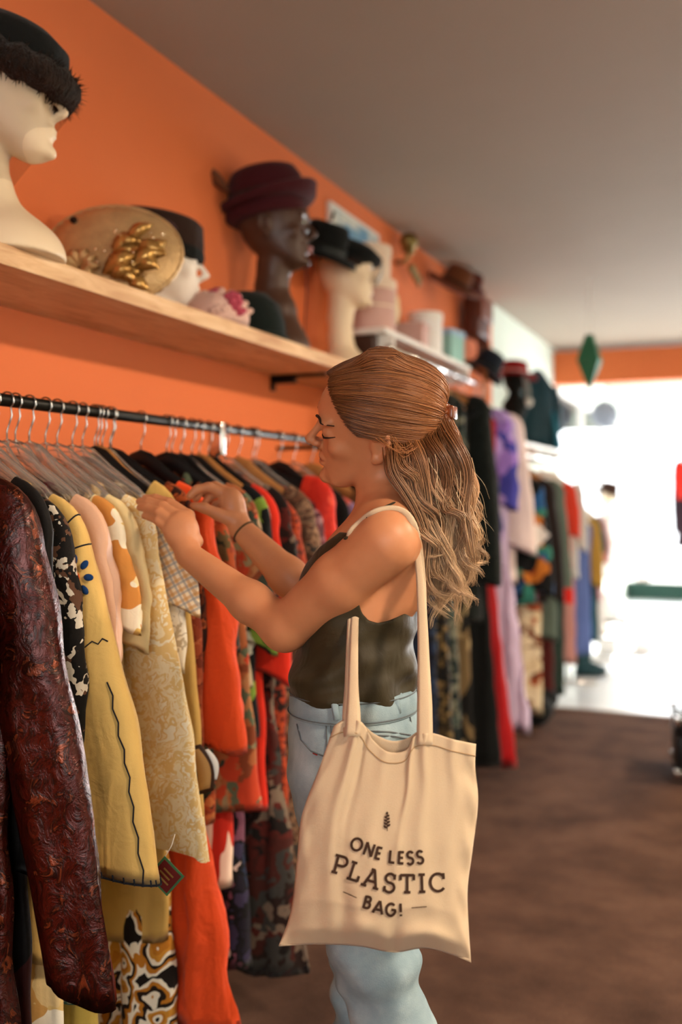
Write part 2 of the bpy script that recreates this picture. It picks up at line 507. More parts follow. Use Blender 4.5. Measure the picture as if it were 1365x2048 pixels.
def slab(name, a, b, m): return struct(MB().box(a, b).build(name, m, None, False))
slab('floor', (0, Y0, -.1), (XR, YC, 0), m_carpet)
slab('floor_front', (0, YC, -.1), (XR, Y1 + .1, -.004), m_tile)
slab('trim_1', (0, YC - .02, 0), (XR, YC + .02, .006), plain('threshold_metal', '#8f7b68', .4, .3))
slab('ceiling', (-.1, Y0, ZC), (XR + .1, Y1 + .1, ZC + .1), m_ceil)
slab('wall_left', (-.1, Y0 - .1, -.1), (0, YC, ZC), m_orange)
slab('wall_left_front', (-.1, YC, -.1), (0, 9.3, ZC), m_pale)
slab('wall_left_sill', (-.1, 9.3, -.1), (0, Y1 + .1, .75), m_pale)
slab('wall_left_head', (-.1, 9.3, 2.45), (0, Y1 + .1, ZC), m_pale)
slab('trim_2', (0, 9.0, 2.43), (XR, 9.22, ZC - .03), m_orange)         # the orange beam across the shop
slab('baseboard_left', (0, Y0, 0), (.015, 9.3, .1), plain('painted_baseboard', '#6d2d16', .5))
for (nm, a, b) in (('wall_right', (XR, Y0 - .1, -.1), (XR + .1, 8.9, ZC)), ('wall_right_sill', (XR, 8.9, -.1), (XR + .1, Y1 + .1, .3)), ('wall_right_head', (XR, 8.9, 2.5), (XR + .1, Y1 + .1, ZC)), ('wall_right_pier', (XR, 13.5, .3), (XR + .1, Y1 + .1, 2.5))):
    slab(nm, a, b, m_pale)
for (nm, a, b) in (('wall_back', (-.1, Y0 - .1, -.1), (1.1, Y0, ZC)), ('wall_back_pier', (3.8, Y0 - .1, -.1), (XR + .1, Y0, ZC)), ('wall_back_sill', (1.1, Y0 - .1, -.1), (3.8, Y0, .75)), ('wall_back_head', (1.1, Y0 - .1, 2.65), (3.8, Y0, ZC))):
    slab(nm, a, b, m_pale)
slab('wall_front_head', (-.1, Y1, 2.5), (XR + .1, Y1 + .1, ZC), m_pale)
slab('wall_front_sill', (-.1, Y1, -.1), (XR + .1, Y1 + .1, .02), m_pale)
def window(name, a, b, axis, panes, m=None):
    """window with a frame, mullions and single glass panes in the opening a..b; axis the wall normal"""
    m = m or m_white
    w = struct(empty(name, ((a[0] + b[0]) / 2, (a[1] + b[1]) / 2, a[2])))
    o = np.array(w.location); t_ = 1 - axis; q = .05
    fr_ = MB()
    def P(s, z, d): p = [0, 0, 0]; p[t_] = s; p[axis] = d; p[2] = z; return tuple(np.array(p) - o)
    d0, d1 = a[axis] + .02, b[axis] - .02; s0, s1 = a[t_], b[t_]; z0, z1 = a[2], b[2]
    fr_.box(P(s0, z0, d0), P(s1, z0 + q, d1)); fr_.box(P(s0, z1 - q, d0), P(s1, z1, d1))
    for i in range(panes + 1):
        s = s0 + (s1 - s0 - q) * i / panes
        fr_.box(P(s, z0 + q, d0), P(s + q, z1 - q, d1))
    fr_.build('window_frame', m, w, False)
    dm = (d0 + d1) / 2
    for i in range(panes):
        s = s0 + (s1 - s0 - q) * i / panes
        MB().box(P(s + q, z0 + q, dm - .004), P(s0 + (s1 - s0 - q) * (i + 1) / panes, z1 - q, dm + .004)).build('pane', m_glass, w, False)
window('window_1', (-.0, Y1, .02), (XR, Y1 + .1, 2.5), 1, 3)
window('window_2', (-.1, 9.3, .75), (0, Y1, 2.45), 0, 4)
window('window_3', (XR, 8.9, .3), (XR + .1, 13.5, 2.5), 0, 3)
window('window_4', (1.1, Y0 - .1, .75), (3.8, Y0, 2.65), 1, 2)

# ceiling lamps: flush panels over the aisle
for i, y in enumerate((0.9, 3.1, 5.3)):
    e = empty('ceiling_lamp', (3.0, y, ZC), 0, ('flush ceiling lamp nearest the back window', 'flush ceiling lamp over the middle of the carpet', 'flush ceiling lamp nearest the shop front')[i], 'lamp', 'flush ceiling lamps over the aisle')
    MB().box((-.32, -.32, -.05), (.32, .32, 0), .012).build('housing', m_white, e, False)
    MB().box((-.29, -.29, -.056), (.29, .29, -.05)).build('diffuser', m_glow, e, False)
    l = area('lamp_light', (0, 0, -.07), (0, 0, 0), .30, .30, 100, (1.0, .80, .60)); l.parent = e

# display step below the shop front
e = empty('display_step', (2.6, 14.75, 0), 0, 'long dark green display step in front of the shop window', 'step')
m_step = plain('dark_green_felt', '#27423a', .9, var=.15)
MB().box((-2.57, -.32, 0), (1.9, .5, .22), .01).build('riser', m_step, e, False)
MB().box((-2.59, -.34, .22), (1.92, .5, .245), .006).build('top_board', m_step, e, False)

# ================================================================== shelves and rails
SX, SZ = .30, 1.903
e = empty('wall_shelf', (0, 2.2, SZ), 0, 'long pine wall shelf carrying the mannequin heads and hats', 'shelf')
MB().box((.0, -1.7, -.042), (SX, 1.64, 0), .003).build('board', m_pine, e, False)
for y in (-1.5, 1.13):
    MB().box((.0, y - .012, -.10), (.012, y + .012, -.043)).box((.0, y - .012, -.075), (.10, y + .012, -.043), .003).box((.0, y - .012, -.055), (.22, y + .012, -.043)).build('bracket', m_black, e, False)
RX, RZ = .31, 1.593
e = empty('clothes_rail', (RX, 2.2, RZ), 0, 'black steel clothes rail below the pine wall shelf', 'rail')
MB().tube([(0, -1.6, 0), (0, 1.25, 0)], .0125, 14).build('rail', m_black, e)
for y in (-1.2, 1.2):
    MB().tube([(-RX, y, 0), (0, y, 0)], .009, 8).lathe([(.03, -.004), (.03, .004)], 16, (-RX + .005, y, 0)).build('wall_arm', m_black, e)
yb = along(434, CAM[0] - RX) - 2.2
MB().box((-.022, yb - .012, -.075), (.022, yb + .012, .016), .004).tube([(0, yb, -.07), (0, yb, -.14)], .007, 8).build('rail_clip', m_chrome, e)
# second shelf unit, white with a chrome rail
S2, S2Y0, S2Y1 = 2.11, 3.86, 5.2
e = empty('rail_shelf', (0, 4.5, S2), 0, 'white metal shelf with chrome rail above the long evening gowns', 'shelf')
MB().box((0, S2Y0 - 4.5, -.022), (.26, S2Y1 - 4.5, 0), .004).build('board', m_white, e, False)
for y in (S2Y0 + .08 - 4.5, S2Y1 - .08 - 4.5):
    MB().box((0, y - .01, -.1), (.27, y + .01, -.022)).build('bracket', m_white, e, False)
MB().box((.01, S2Y0 - 4.5 + .01, -.19), (.2, S2Y0 - 4.5 + .16, -.024), .004).build('drawer', m_darkwood, e, False)
MB().tube([(.27, S2Y0 - 4.5, -.088), (.27, S2Y1 + .02 - 4.5, -.088)], .015, 12).build('rail', m_chrome, e)
# third shelf unit
S3, S3Y0, S3Y1 = 1.76, 5.55, 7.6
e = empty('rail_shelf', (0, 6.8, S3), 0, 'white low rail shelf that carries the black bust and the teal coat form', 'shelf')
MB().box((0, S3Y0 - 6.8, -.022), (.34, S3Y1 - 6.8, 0), .004).build('board', m_white, e, False)
for y in (S3Y0 + .1 - 6.8, -.2, S3Y1 - .1 - 6.8):
    MB().box((0, y - .01, -.1), (.34, y + .01, -.022)).build('bracket', m_white, e, False)
MB().tube([(.34, S3Y0 - 6.8, -.085), (.34, S3Y1 - 6.8, -.085)], .016, 12).build('rail', m_chrome, e)
# far rail
e = empty('clothes_rail', (.36, 8.25, 1.42), 0, 'chrome clothes rail far back beside the side window', 'rail')
MB().tube([(0, -.6, 0), (0, .6, 0)], .014, 10).build('rail', m_chrome, e)
for y in (-.57, .57):
    MB().tube([(0, y, 0), (0, y, -1.42)], .013, 8).tube([(-.22, y, -1.41), (.22, y, -1.41)], .013, 8).build('upright', m_chrome, e)
# ================================================================== mannequin heads, hats and boxes on the shelves
def mannequin(name, label, head_px, zc, scale, ang, mat, neck, base, res=.006, pitch=0, ears=True):
    """display head: ang = facing in the plan of the lens (0 looks to the right of the picture);
    neck/base: list of (z above shelf, forward offset, radius, depth radius)"""
    hc = c2w(cs(head_px[0], head_px[1], zc))
    fw = np.array([math.cos(ang) * math.cos(pitch), math.sin(ang) * math.cos(pitch), math.sin(pitch)])
    lf = np.array([-math.sin(ang), math.cos(ang), 0]); up = np.cross(fw, lf)
    A = np.stack([fw, lf, up])
    zb = hc[2] - base['z']
    lo = np.array([-.19 * scale, -.19 * scale, -.005]); hi = np.array([.19 * scale, .19 * scale, zb + .16 * scale])
    fd = Field(lo, hi, res)
    c = np.array([0, 0, zb])
    P = add_head(fd, c, A, scale, ears)
    prev = None
    for z, off, r in neck:
        p = np.array([fw[0] * off, fw[1] * off, z])
        if prev is not None: fd.cap(prev[0], p, prev[1], r, .02)
        prev = (p, r)
    if base.get('foot'):
        r, off = base['foot']; p0 = np.array([fw[0] * off, fw[1] * off, 0])
        fd.ell(p0 + [0, 0, .0], (r, r, base.get('footh', .09)), None, .03)
    fd.put(lambda x, y, z: -z + 0 * x, lo, hi, op='max')
    V, Q = fd.mesh(); V = smooth_mesh(V, Q, 2)
    e = empty(name, (hc[0], hc[1], base['z']), 0, label, 'mannequin head')
    mesh_obj('head', V, Q, mat, e)
    return e, hc, A, P, scale

m_cream = plain('cream_mannequin_plaster', '#e6cfae', .42, var=.06, scale=6)
m_whitem = plain('white_mannequin_foam', '#f3ebe2', .6, var=.03)
m_brownm = plain('brown_mannequin_skin', '#4a3226', .38, var=.08)
m_eyew = plain('painted_eye_white', '#b9c4bd', .3)
m_lipm = plain('painted_lips', '#b98080', .4)
m_bfelt = cloth('black_felt', '#0d0f0e', .95)
m_gfelt = cloth('dark_green_felt_hat', '#0b1512', .95)
m_burg = cloth('burgundy_felt', '#3f0f16', .9)
m_dkbr = cloth('dark_brown_velvet', '#2a1810', .9)
m_gold = plain('gold_straw', '#d2ad7a', .38, metal=.35, var=.2, scale=30, bump=.5, bscale=120)
m_goldsat = plain('gold_satin', '#c89b58', .24, metal=.6, var=.15)
m_navy = cloth('navy_felt', '#131b26', .9)
m_red = cloth('red_felt', '#8f1d20', .85)
m_brhat = cloth('brown_straw', '#6b3c22', .9)
m_leather = plain('brown_leather', '#5b2a18', .5, var=.25, scale=30)

def brim_hat(name, label, loc, rot, mat, rb, rc, h, band=None, curl=.02, dip=0, sx=1., dent=.03, parts=True, hook=False):
    e = empty(name, loc, 0, label, 'hat'); e.rotation_euler = rot
    prof_c = [(rc, 0), (rc * .98, h * .35), (rc * .93, h * .7), (rc * .82, h * .93), (rc * .62, h), (rc * .3, h * (1 - dent * 4)), (.003, h * (1 - dent * 5))]
    MB().lathe(prof_c, 36, (0, 0, 0), sx, 1).build('crown', mat, e)
    rings = []
    N = 40
    for (r, z) in ((rc * .97, .006), (rc + (rb - rc) * .4, -.004), (rc + (rb - rc) * .8, .0), (rb, curl), (rb - .002, curl - .006), (rc + (rb - rc) * .8, -.007), (rc * .97, -.004)):
        ring = []
        for k in range(N):
            a = 2 * PI * k / N; q = (r - rc) / max(rb - rc, 1e-4)
            ring.append((r * sx * math.cos(a), r * math.sin(a), z + dip * q * math.cos(a) + .35 * curl * q * math.cos(2 * a)))
        rings.append(ring)
    MB().rings(rings, False, False).build('brim', mat, e)
    if band is not None:
        MB().lathe([(rc * 1.02, .004), (rc * 1.02, h * .26), (rc * .985, h * .27)], 36, (0, 0, 0), sx, 1, False).build('hat_band', band, e)
    return e

# ---- 1 tall cream head with a fur-trimmed black hat and veil
e1, h1, A1, P1, s1 = mannequin('mannequin_head', 'tall cream mannequin head with long swan neck at the left end of the pine shelf', (6, 205), 2.09, 1.12, YAW + .05, m_cream,
    [(.46, -.005, .06), (.34, -.03, .052), (.22, -.045, .050), (.13, -.04, .060), (.05, -.02, .088)], {'z': SZ, 'foot': (.135, -.005), 'footh': .10}, .006, .03, False)
R1 = Matrix([list(A1[0]), list(A1[1]), list(A1[2])]).transposed().to_4x4()
hat = empty('fur_hat', h1 + np.array([0, 0, .065]), 0, 'black velvet hat with dark fur rim and net veil on the tall cream head', 'hat')
hat.rotation_euler = (Matrix.Rotation(YAW + .05, 3, 'Z') @ Matrix.Rotation(.30, 3, 'Y')).to_euler()
MB().lathe([(.128, -.02), (.132, .03), (.12, .075), (.08, .10), (.004, .108)], 36, (-.01, 0, .0), 1.08, .86).build('crown', m_bfelt, hat)
m_fur = fur_cloth('dark_brown_fur', '#0d0806', '#2e1d14')
fm = MB(); rng = random.Random(3)
fm.tube([(math.cos(a) * .138 * 1.06 - .01, math.sin(a) * .102, .0) for a in [2 * PI * i / 40 for i in range(40)]], [.03 + .004 * math.sin(i * 2.7) for i in range(40)], 10, True, False, (1, 1.15))
for i in range(1500):
    a = rng.uniform(0, 2 * PI); b = rng.uniform(0, 2 * PI)
    cx, cy = math.cos(a) * .138 * 1.06 - .01, math.sin(a) * .102
    d = Vector((math.cos(a) * math.cos(b), math.sin(a) * math.cos(b), math.sin(b) * 1.15))
    p = Vector((cx, cy, 0)) + d * .027; q = p + (d + Vector((rng.uniform(-.5, .5), rng.uniform(-.5, .5), rng.uniform(-.5, .3)))) * .016
    sd = d.orthogonal().normalized() * .0016
    fm.add([p - sd, p + sd, q], [(0, 1, 2)])
fm.build('fur_rim', m_fur, hat)
t = NT('veil_net'); co = t.co((1, 1, 1)); 
w1 = t.n('TexWave'); t.link(co, w1.inputs[0]); w1.inputs['Scale'].default_value = 55
tr = t.n('BsdfTransparent'); df = t.n('BsdfDiffuse'); df.inputs[0].default_value = lin('#3a1a10')
mx = t.n('MixShader'); mx.inputs[0].default_value = .14
t.link(tr.outputs[0], mx.inputs[1]); t.link(df.outputs[0], mx.inputs[2]); t.link(mx.outputs[0], t.t.nodes['Material Output'].inputs['Surface']); m_veil = t.m
rings = []
for i in range(9):
    q = i / 8
    rings.append([(math.cos(a) * (.165 - .004 * q) * 1.05 - .01 - .085 * q, math.sin(a) * (.13 - .01 * q), -.015 - .235 * q) for a in [-1.9 + 3.8 * k / 24 for k in range(25)]])
vv = [p for r in rings for p in r]; ff = [(i * 25 + k, i * 25 + k + 1, (i + 1) * 25 + k + 1, (i + 1) * 25 + k) for i in range(8) for k in range(24)]
mesh_obj('veil', vv, ff, m_veil, hat)
MB().tube(rings[-1], .0016, 5).build('veil_edge', m_dkbr, hat)

# ---- gold cocktail hat
gp = place(224, 500, .17)
gh = empty('cocktail_hat', gp, 0, 'large gold disc cocktail hat trimmed with shiny gold leaves on the pine shelf', 'hat')
gh.rotation_euler = (Matrix.Rotation(YAW, 3, 'Z') @ Matrix.Rotation(math.radians(68), 3, 'X') @ Matrix.Rotation(-.12, 3, 'Z')).to_euler()
rings = []
for r, z in ((.002, .035), (.06, .034), (.11, .026), (.15, .010), (.176, -.012), (.180, -.02), (.174, -.018), (.148, .002), (.11, .018), (.06, .026), (.002, .027)):
    rings.append([(r * math.cos(2 * PI * k / 72) * 1.0, r * math.sin(2 * PI * k / 72) * .82, z + (.0022 * math.cos(k * 18 * PI / 9) * (1 if k % 2 else -1)) * (r / .18)) for k in range(72)])
MB().rings(rings).build('disc', m_gold, gh)
MB().tube([(.176 * math.cos(2 * PI * k / 48), .176 * math.sin(2 * PI * k / 48) * .82, -.012) for k in range(48)], .004, 6, True).build('rim', m_gold, gh)
rng = random.Random(11)
def leaf(mb, p, d, n, L, w):
    d = d.normalized(); s_ = d.cross(n).normalized(); pts = []
    for i in range(7):
        q = i / 6; ww = w * math.sin(PI * min(1, q * 1.02)) ** .8 + .0008
        c_ = p + d * (L * q) + n * (.22 * L * math.sin(PI * q))
        pts += [c_ - s_ * ww, c_ + n * (ww * .5), c_ + s_ * ww, c_ + n * (ww * .25) - n * .002]
    k = 4
    mb.add(pts, [(i * k + j, i * k + (j + 1) % k, (i + 1) * k + (j + 1) % k, (i + 1) * k + j) for i in range(6) for j in range(k)])
for i in range(26):
    b = MB(); a = rng.uniform(-1.0, .75); q = rng.uniform(0, 1)
    p = Vector((.0 + .085 * q + rng.uniform(-.02, .02), -.05 + rng.uniform(-.05, .045), .03))
    leaf(b, p, Vector((math.cos(a), math.sin(a), rng.uniform(.1, .5))), Vector((rng.uniform(-.3, .3), rng.uniform(-.3, .1), 1)).normalized(), rng.uniform(.065, .105), rng.uniform(.016, .026))
    b.build('gold_leaf', m_goldsat, gh)
b = MB()
for i in range(9):
    a = 2 * PI * i / 9
    leaf(b, Vector((-.055, -.085, .03)), Vector((math.cos(a), math.sin(a) * .9, .35)), Vector((0, 0, 1)), .055, .018)
b.build('net_flower', m_gold, gh)
m_bead = plain('crystal_beads', '#ffe9c4', .08, metal=.9, var=.02)
for i in range(24):
    MB().sphere((rng.uniform(-.03, .14), rng.uniform(-.1, .02), rng.uniform(.05, .075)), rng.uniform(.0025, .0045), 8, 5).build('bead', m_bead, gh)
MB().sphere((-.105, .06, .026), (.010, .010, .008), 10, 6).build('stud', m_dkbr, gh)

# ---- 2 white head, dark pillbox
e2, h2, A2, P2, s2 = mannequin('mannequin_head', 'plain white foam mannequin head under the dark brown pillbox hat', (322, 532), 2.86, 1.15, YAW + .1, m_whitem,
    [(.14, -.01, .06), (.05, -.015, .062), (.0, -.02, .075)], {'z': SZ, 'foot': (.085, -.015), 'footh': .05}, .006, .0, False)
hat = empty('pillbox_hat', h2 + np.array([-.01, -.005, .075]), 0, 'dark brown velvet pillbox hat on the white foam head', 'hat')
hat.rotation_euler = (Matrix.Rotation(YAW + .1, 3, 'Z') @ Matrix.Rotation(.16, 3, 'Y')).to_euler()
MB().lathe([(.118, -.05), (.124, -.045), (.122, .0), (.112, .055), (.10, .066), (.06, .068), (.003, .066)], 36, (0, 0, 0), 1.12, .92).build('crown', m_dkbr, hat)
MB().lathe([(.126, -.048), (.128, -.03), (.124, -.015)], 36, (0, 0, 0), 1.12, .92, False).build('hat_band', m_bfelt, hat)
MB().sphere((.02, -.112, .005), (.045, .016, .03), 14, 8).build('velvet_patch', cloth('plum_velvet', '#3d2226'), hat)

# ---- pink flower hat and dark green felt hat lying on the shelf
pp = place(432, 622, .22)
fh = empty('flower_hat', (pp.x, pp.y, SZ), YAW, 'small pale pink hat covered in fabric roses on the pine shelf', 'hat')
m_pk = cloth('pale_pink_tulle', '#d9b3a4'); m_rose = cloth('deep_pink_silk', '#b5485a', .6)
MB().lathe([(.094, 0), (.098, .02), (.09, .055), (.065, .082), (.03, .094), (.003, .096)], 30).build('cap', m_pk, fh)
rng = random.Random(5)
for i in range(18):
    a = rng.uniform(0, 2 * PI); el = rng.uniform(.1, 1.3)
    c_ = Vector((math.cos(a) * math.cos(el) * .092, math.sin(a) * math.cos(el) * .092, math.sin(el) * .088 + .008))
    b = MB()
    for j in range(6):
        q = 2 * PI * j / 6
        b.sphere(c_ + Vector((math.cos(q), math.sin(q) * .8, math.sin(q + .7) * .6)) * .012, (.011, .011, .009), 8, 5)
    b.build('rose', m_rose if i in (2, 5, 9, 13) else m_pk, fh)
b = MB()
for j in range(8):
    q = 2 * PI * j / 8
    b.sphere((.055 + .018 * math.cos(q), -.065, .055 + .02 * math.sin(q)), (.014, .012, .014), 8, 5)
b.sphere((.055, -.073, .055), .014, 8, 5).build('big_rose', m_rose, fh)
pp = place(497, 640, .17)
dh = empty('felt_hat', (pp.x, pp.y, SZ), YAW, 'dark green felt dome hat lying on the pine shelf beside the roses', 'hat')
MB().lathe([(.115, 0), (.122, .012), (.118, .06), (.10, .115), (.06, .15), (.003, .158)], 36).build('crown', m_gfelt, dh)
MB().lathe([(.118, .0), (.128, .004), (.13, .014), (.122, .018)], 36).build('rolled_brim', m_gfelt, dh)

# ---- 3 brown bust with burgundy hat
e3, h3, A3, P3, s3 = mannequin('mannequin_head', 'dark brown mannequin bust with painted lips under the burgundy hat', (549, 462), 3.42, 1.24, YAW - .18, m_brownm,
    [(.30, -.0, .062), (.22, -.01, .056), (.165, -.005, .058), (.15, .0, .068), (.13, .005, .068), (.09, .01, .075)], {'z': SZ, 'foot': (.112, .015), 'footh': .115}, .006, .06)
def face_paint(e, hc, A, s, lip=m_lipm):
    o = np.array(e.location)
    P = lambda x, y, z: hc - o + s * (A[0] * x + A[1] * y + A[2] * z)
    for q in (1, -1):
        b = MB(); b.sphere(P(.089, q * .034, .006), np.array([.007, .007, .005]) * s, 10, 6).build('painted_eye', m_eyew, e)
    b = MB()
    b.sphere(P(.099, 0, -.058), np.array([.006, .012, .0045]) * s, 10, 6); b.sphere(P(.097, 0, -.069), np.array([.006, .011, .005]) * s, 10, 6); b.build('painted_lips', lip, e)
face_paint(e3, h3, A3, s3)
hat = brim_hat('burgundy_hat', 'burgundy felt hat with upturned brim and feather on the brown bust', h3 + np.array([-.02, -.005, .085]), (Matrix.Rotation(YAW - .18, 3, 'Z') @ Matrix.Rotation(-.16, 3, 'Y')).to_euler(), m_burg, .165, .128, .125, m_dkbr, .022, .02, 1.08, dent=.01)
b = MB(); leaf(b, Vector((-.10, -.11, .03)), Vector((-.6, -.15, .9)), Vector((0, -1, .1)), .13, .02); b.build('feather', m_brhat, hat)
MB().lathe([(.126, -.05), (.136, -.04), (.132, .0), (.125, .01)], 30, (-.015, 0, 0), 1.08, .95).build('turned_back_cuff', m_burg, hat)

# ---- black brimmed hat on a wall peg with its ribbon
pk = place(645, 505, .13)
hat = brim_hat('black_brimmed_hat', 'black brimmed felt hat with satin band and hanging ribbon behind the brown bust', pk, (Matrix.Rotation(YAW, 3, 'Z') @ Matrix.Rotation(.30, 3, 'Y') @ Matrix.Rotation(.22, 3, 'X')).to_euler(), m_bfelt, .138, .088, .115, cloth('black_satin', '#161c1b', .4), -.02, .0, 1.05)
pr = place(612, 560, .16)
o = MB().tube([np.array(pr) - np.array(pk) + np.array([0, 0, .05 - .05 * i + .0]) + np.array([.004 * math.sin(i), 0, 0]) for i in range(8)], .006, 6, flat=(1, .3)).build('ribbon', m_burg, None)
o.parent = hat; o.matrix_parent_inverse = Matrix(); 
o.matrix_local = (Matrix.Translation(pk) @ hat.rotation_euler.to_matrix().to_4x4()).inverted() @ Matrix.Translation(pk)
MB().tube([(0, 0, .125), (-.0, 0, .16)], .006, 6).build('hanging_loop', m_bfelt, hat)
peg = MB().tube([(0, 0, 0), (.10, 0, .01), (.125, 0, .03)], .008, 8).lathe([(.02, 0), (.02, .006)], 14, (0, 0, -.003)).build('wall_peg', m_black)
peg.location = (0, pk.y, pk.z + .03); tag(peg, 'small black wall peg holding the black brimmed hat', 'peg')

# ---- 4 cream swan-neck head with black flat hat
e4, h4, A4, P4, s4 = mannequin('mannequin_head', 'cream mannequin head with slim neck under the flat black hat', (691, 553), 3.98, 1.12, YAW - .05, m_cream,
    [(.30, -.01, .058), (.22, -.02, .048), (.14, -.02, .047), (.07, -.01, .06)], {'z': SZ, 'foot': (.115, .0), 'footh': .09}, .007, .02, False)
hat = empty('flat_hat', h4 + np.array([.0, .0, .085]), 0, 'flat black felt beret on the slim-necked cream head', 'hat')
hat.rotation_euler = (Matrix.Rotation(YAW - .05, 3, 'Z') @ Matrix.Rotation(.28, 3, 'Y')).to_euler()
MB().lathe([(.10, -.03), (.115, -.02), (.15, .0), (.15, .02), (.11, .045), (.05, .058), (.003, .06)], 34).build('crown', m_bfelt, hat)
MB().lathe([(.103, -.045), (.106, -.03), (.104, -.02)], 30, caps=False).build('hat_band', m_dkbr, hat)
MB().tube([(.155, 0, .0), (.16, .0, -.04), (.15, 0, -.08)], .012, 6, flat=(2.2, .4)).build('face_veil', plain('silver_net', '#b9bdba', .5), hat)

# ---- picture on the wall
zt = 2.655; y0p, y1p = along(658, 1.65), along(756, 1.65)
e = empty('wall_picture', (0, (y0p + y1p) / 2, 2.36), 0, 'pale framed picture with blue and yellow shapes high on the orange wall', 'picture')
hw = (y1p - y0p) / 2
t = NT('picture_print'); co = t.co((1, 2, 3))
m_pic = t.done(t.ramp(t.noise(co, 2.2, 2).outputs[0], [(.2, '#3f74a8'), (.38, '#6d98b4'), (.47, '#cfd0c6'), (.62, '#dcd9cc'), (.72, '#e8cf94')]), .6)
MB().box((.004, -hw + .015, .015), (.012, hw - .015, zt - 2.36 - .015)).build('print', m_pic, e, False)
b = MB()
for a_, b_ in (((.0, -hw, 0), (.018, hw, .016)), ((0, -hw, zt - 2.376), (.018, hw, zt - 2.36)), ((0, -hw, .016), (.018, -hw + .016, zt - 2.376)), ((0, hw - .016, .016), (.018, hw, zt - 2.376))): b.box(a_, b_)
b.build('frame', m_white, e, False)

# ---- wooden box and hat boxes
m_pinkbox = plain('pink_card', '#c9a096', .7, var=.05); m_creambox = plain('cream_card', '#e4cdb6', .7, var=.05)
def hat_box(label, loc, r, h, m, ml, lid=.05, sy=1.):
    e = empty('hat_box', loc, 0, label, 'box', 'round hat boxes on the white shelf')
    MB().lathe([(r, 0), (r, h)], 40, (0, 0, 0), 1, sy).build('drum', m, e, False)
    MB().lathe([(r * 1.045, h - lid), (r * 1.045, h + .006), (r * 1.02, h + .012)], 40, (0, 0, 0), 1, sy).build('lid', ml, e, False)
    MB().lathe([(r * 1.005, h * .48), (r * 1.012, h * .5), (r * 1.005, h * .52)], 40, (0, 0, 0), 1, sy, False).build('ribbon', ml, e)
    return e
hat_box('dusty pink round hat box at the near end of the white shelf', (.145, 3.98, S2), .11, .205, m_pinkbox, m_creambox, .03)
hat_box('cream round hat box standing on top of the dusty pink one', (.14, 3.96, S2 + .218), .10, .13, m_creambox, m_creambox, .028)
hat_box('tall white round box on the white shelf next to the teal box', (.15, 4.74, S2), .085, .20, plain('white_card', '#e9e6e4', .7, var=.03), m_white, .03)
e = empty('pink_box', (.165, 4.46, S2), .1, 'small pale pink square box between the two hat boxes', 'box')
MB().box((-.075, -.07, 0), (.075, .07, .105), .003).build('body', m_pinkbox, e, False); MB().box((-.079, -.074, .085), (.079, .074, .112), .003).build('lid', m_pinkbox, e, False)
e = empty('teal_box', (.16, 5.03, S2), -.1, 'pale teal cardboard box at the far end of the white shelf', 'box')
m_teal = plain('pale_teal_card', '#8fbdb2', .7, var=.08)
MB().box((-.08, -.09, 0), (.08, .09, .16), .003).build('body', m_teal, e, False); MB().box((-.084, -.094, .135), (.084, .094, .168), .003).build('lid', plain('blue_card', '#9cb9cf', .7), e, False)
e = empty('candle_lamp', (.12, 4.28, S2), 0, 'small cream glass lamp with dark foot beside the pink hat box', 'lamp')
MB().lathe([(.05, 0), (.05, .012), (.014, .03), (.012, .09)], 20).build('foot', m_darkwood, e); MB().lathe([(.045, .09), (.055, .14), (.05, .2), (.03, .25)], 24).build('shade', plain('cream_glass', '#f1dcae', .3), e)

# ---- brass wall ornament
p = place(818, 495, .07)
e = empty('wall_ornament', (0, p.y, p.z), 0, 'old brass wall ornament with a round knob close to the ceiling', 'ornament')
MB().tube([(0, 0, -.07), (.05, 0, -.07), (.07, 0, -.04), (.07, 0, 0)], .012, 8).build('stem', m_brass, e)
MB().sphere((.07, 0, .03), .046, 20, 12).build('knob', m_brass, e)
MB().lathe([(.03, -.015), (.035, 0), (.02, .012)], 20, (.07, 0, -.012)).build('collar', m_brass, e)
for i in range(3):
    MB().tube([(.06, .03 + .05 * i, -.1 - .015 * i), (.07, .06 + .05 * i, -.08 - .02 * i), (.06, .085 + .05 * i, -.12 - .02 * i)], [.012, .017, .008], 8).build('scroll', m_brass, e)

# ---- brown hats and the fringed bag beyond the white shelf
brim_hat('straw_hat', 'brown straw hat with wide brim hung high on the wall past the hat boxes', place(908, 575, .14), (Matrix.Rotation(YAW + .2, 3, 'Z') @ Matrix.Rotation(.42, 3, 'Y') @ Matrix.Rotation(.25, 3, 'X')).to_euler(), m_brhat, .16, .085, .12, m_dkbr, .015)
brim_hat('rust_hat', 'small rust felt hat hung next to the brown straw hat', place(938, 580, .12), (Matrix.Rotation(YAW, 3, 'Z') @ Matrix.Rotation(.35, 3, 'Y')).to_euler(), cloth('rust_felt', '#5a2416'), .10, .07, .10, m_dkbr, .01)
p = place(958, 640, .10)
e = empty('fringed_bag', p, 0, 'brown leather shoulder bag with long fringes hanging on the wall', 'bag'); e.scale = (1.3, 1.3, 1.3)
MB().box((-.05, -.11, -.09), (.03, .11, .10), .02).build('body', m_leather, e)
MB().box((.025, -.105, -.01), (.045, .105, .10), .008).build('flap', plain('rust_leather', '#7a3a20', .5, var=.25), e)
for i in range(12):
    y = -.1 + .2 * i / 11
    MB().tube([(.02, y, -.08), (.025, y + .004, -.16), (.02, y - .003, -.24 - .02 * math.sin(i * 2.1))], .006, 5).build('fringe', m_leather, e)
MB().tube([(0, -.1, .08), (-.03, -.05, .2), (-.03, .05, .2), (0, .1, .08)], .006, 6).build('strap', m_leather, e)
